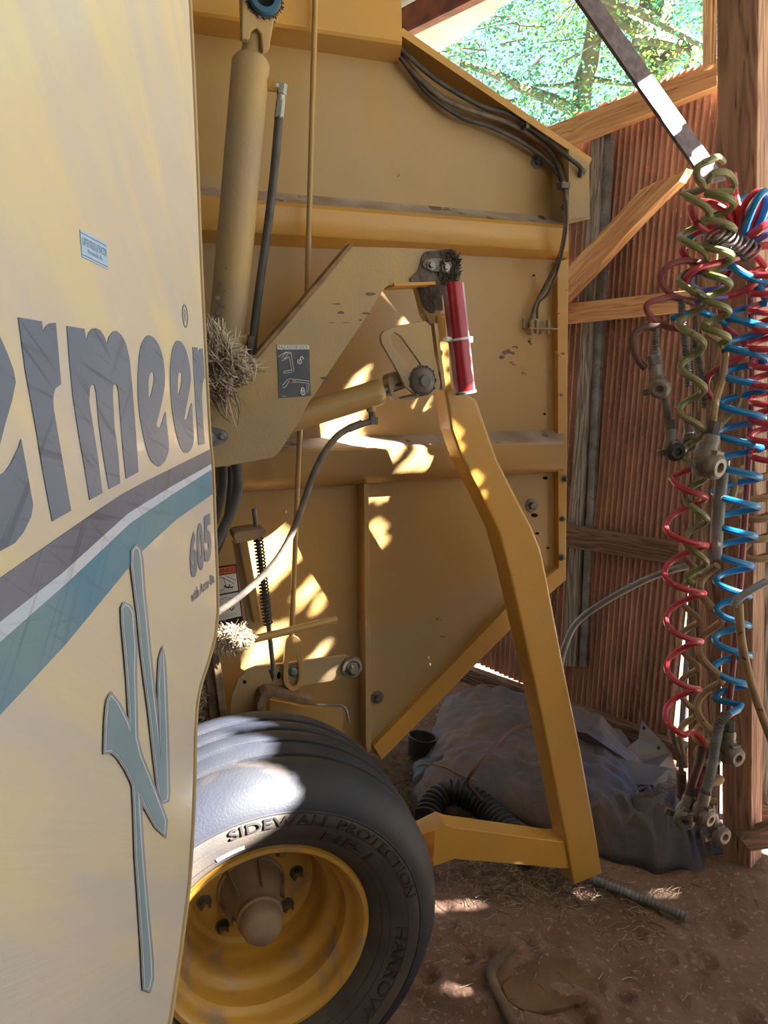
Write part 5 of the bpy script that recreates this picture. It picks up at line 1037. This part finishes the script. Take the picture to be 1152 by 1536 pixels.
# ================================================================== TREE BEYOND THE WALL
TR = V((2.6, 9.0, 0)); T = empty('tree', TR, 'spreading tree with mossy crooked branches beyond the rusty wall', 'tree')
BARK = mat('mossy_bark', (104, 98, 84), (78, 80, 66), 5, .9, bump=.01, bscale=12)
mb = MB(); rr = random.Random(9); TD = 8.0
def br(pts, r0, r1):
    P3 = smoothpts([atD(x, y, D) for x, y, D in pts], 8); n = len(P3); tube(mb, P3, [r0+(r1-r0)*i/(n-1) for i in range(n)], 8)
br([(868, 420, 9), (872, 160, 8.6), (885, 90, 8.4), (895, 20, 8.2), (905, -120, 8)], .11, .08)
br([(990, 420, 9), (985, 120, 8.4), (975, 60, 8.2), (985, 0, 8), (1000, -120, 8)], .20, .16)
br([(1000, 60, 8), (960, 45, 7.8), (925, 20, 7.8), (880, -30, 7.8)], .09, .06)
br([(880, -20, 7.6), (925, 5, 7.5), (960, 18, 7.4), (1000, 40, 7.4), (1060, 70, 7.4)], .05, .03)
br([(985, 110, 8.2), (1010, 80, 8), (1030, 65, 7.8), (1042, 85, 7.6), (1030, 100, 7.5)], .09, .03)
br([(950, 60, 7.6), (985, 62, 7.6), (1020, 70, 7.6)], .05, .04)
br([(870, 170, 8.6), (830, 150, 8.4), (790, 135, 8.2), (740, 110, 8), (690, 95, 8)], .07, .03)
br([(875, 120, 8.5), (845, 128, 8.3), (800, 128, 8.2)], .03, .01); br([(885, 118, 8.5), (930, 125, 8.3), (970, 128, 8)], .03, .015); br([(1005, 100, 8), (960, 80, 8), (940, 60, 7.8)], .03, .01)
br([(850, 200, 9), (800, 185, 9), (760, 150, 9)], .05, .03)
for k in range(46):
    x, y = rr.uniform(640, 1060), rr.uniform(-60, 190); D = rr.uniform(7, 10); br([(x, y, D), (x+rr.uniform(-40, 40), y+rr.uniform(-30, 20), D), (x+rr.uniform(-80, 80), y+rr.uniform(-60, 30), D)], .012, .004)
mb.build('trunk', BARK, T)
LF = []
for nm, a, b in (('leaf_teal', (58, 118, 86), (44, 96, 72)), ('leaf_bright', (104, 146, 56), (78, 122, 52))):
    m = mat(nm, a, b, 3, .5); nt = m.node_tree; bs = nt.nodes['Principled BSDF']; tr = nt.nodes.new('ShaderNodeBsdfTranslucent'); mx = nt.nodes.new('ShaderNodeMixShader'); mx.inputs[0].default_value = .45
    tr.inputs[0].default_value = lin(a); nt.links.new(bs.outputs[0], mx.inputs[1]); nt.links.new(tr.outputs[0], mx.inputs[2]); nt.links.new(mx.outputs[0], nt.nodes['Material Output'].inputs[0]); LF.append(m)
mb = MB(); cents = [(rr.uniform(560, 1180), rr.uniform(-260, 330), rr.uniform(6.8, 11)) for k in range(420)]
for x, y, D in cents:
    c = atD(x, y, D); mi = 1 if rr.random() < .28 else 0
    for k in range(130):
        p = c+V((rr.gauss(0, .22), rr.gauss(0, .22), rr.gauss(0, .14))); a = V((rr.gauss(0, 1), rr.gauss(0, 1), rr.gauss(-.3, .6))).normalized(); b = a.cross(V((rr.gauss(0, 1), rr.gauss(0, 1), rr.gauss(0, 1)))).normalized(); l = rr.uniform(.03, .055); w_ = l*.27
        mb.add([p, p+a*l*.5+b*w_, p+a*l, p+a*l*.5-b*w_], [(0, 1, 2, 3)], mi)
mb.build('foliage', LF[0], T, smooth=False, mats=LF)

for o in bpy.data.objects:
    if '_w' in o: del o['_w']
SC.view_settings.view_transform = 'Standard'; SC.view_settings.look = 'None'; SC.view_settings.gamma = 1; SC.view_settings.use_curve_mapping = False
SC.view_settings.exposure = -.4
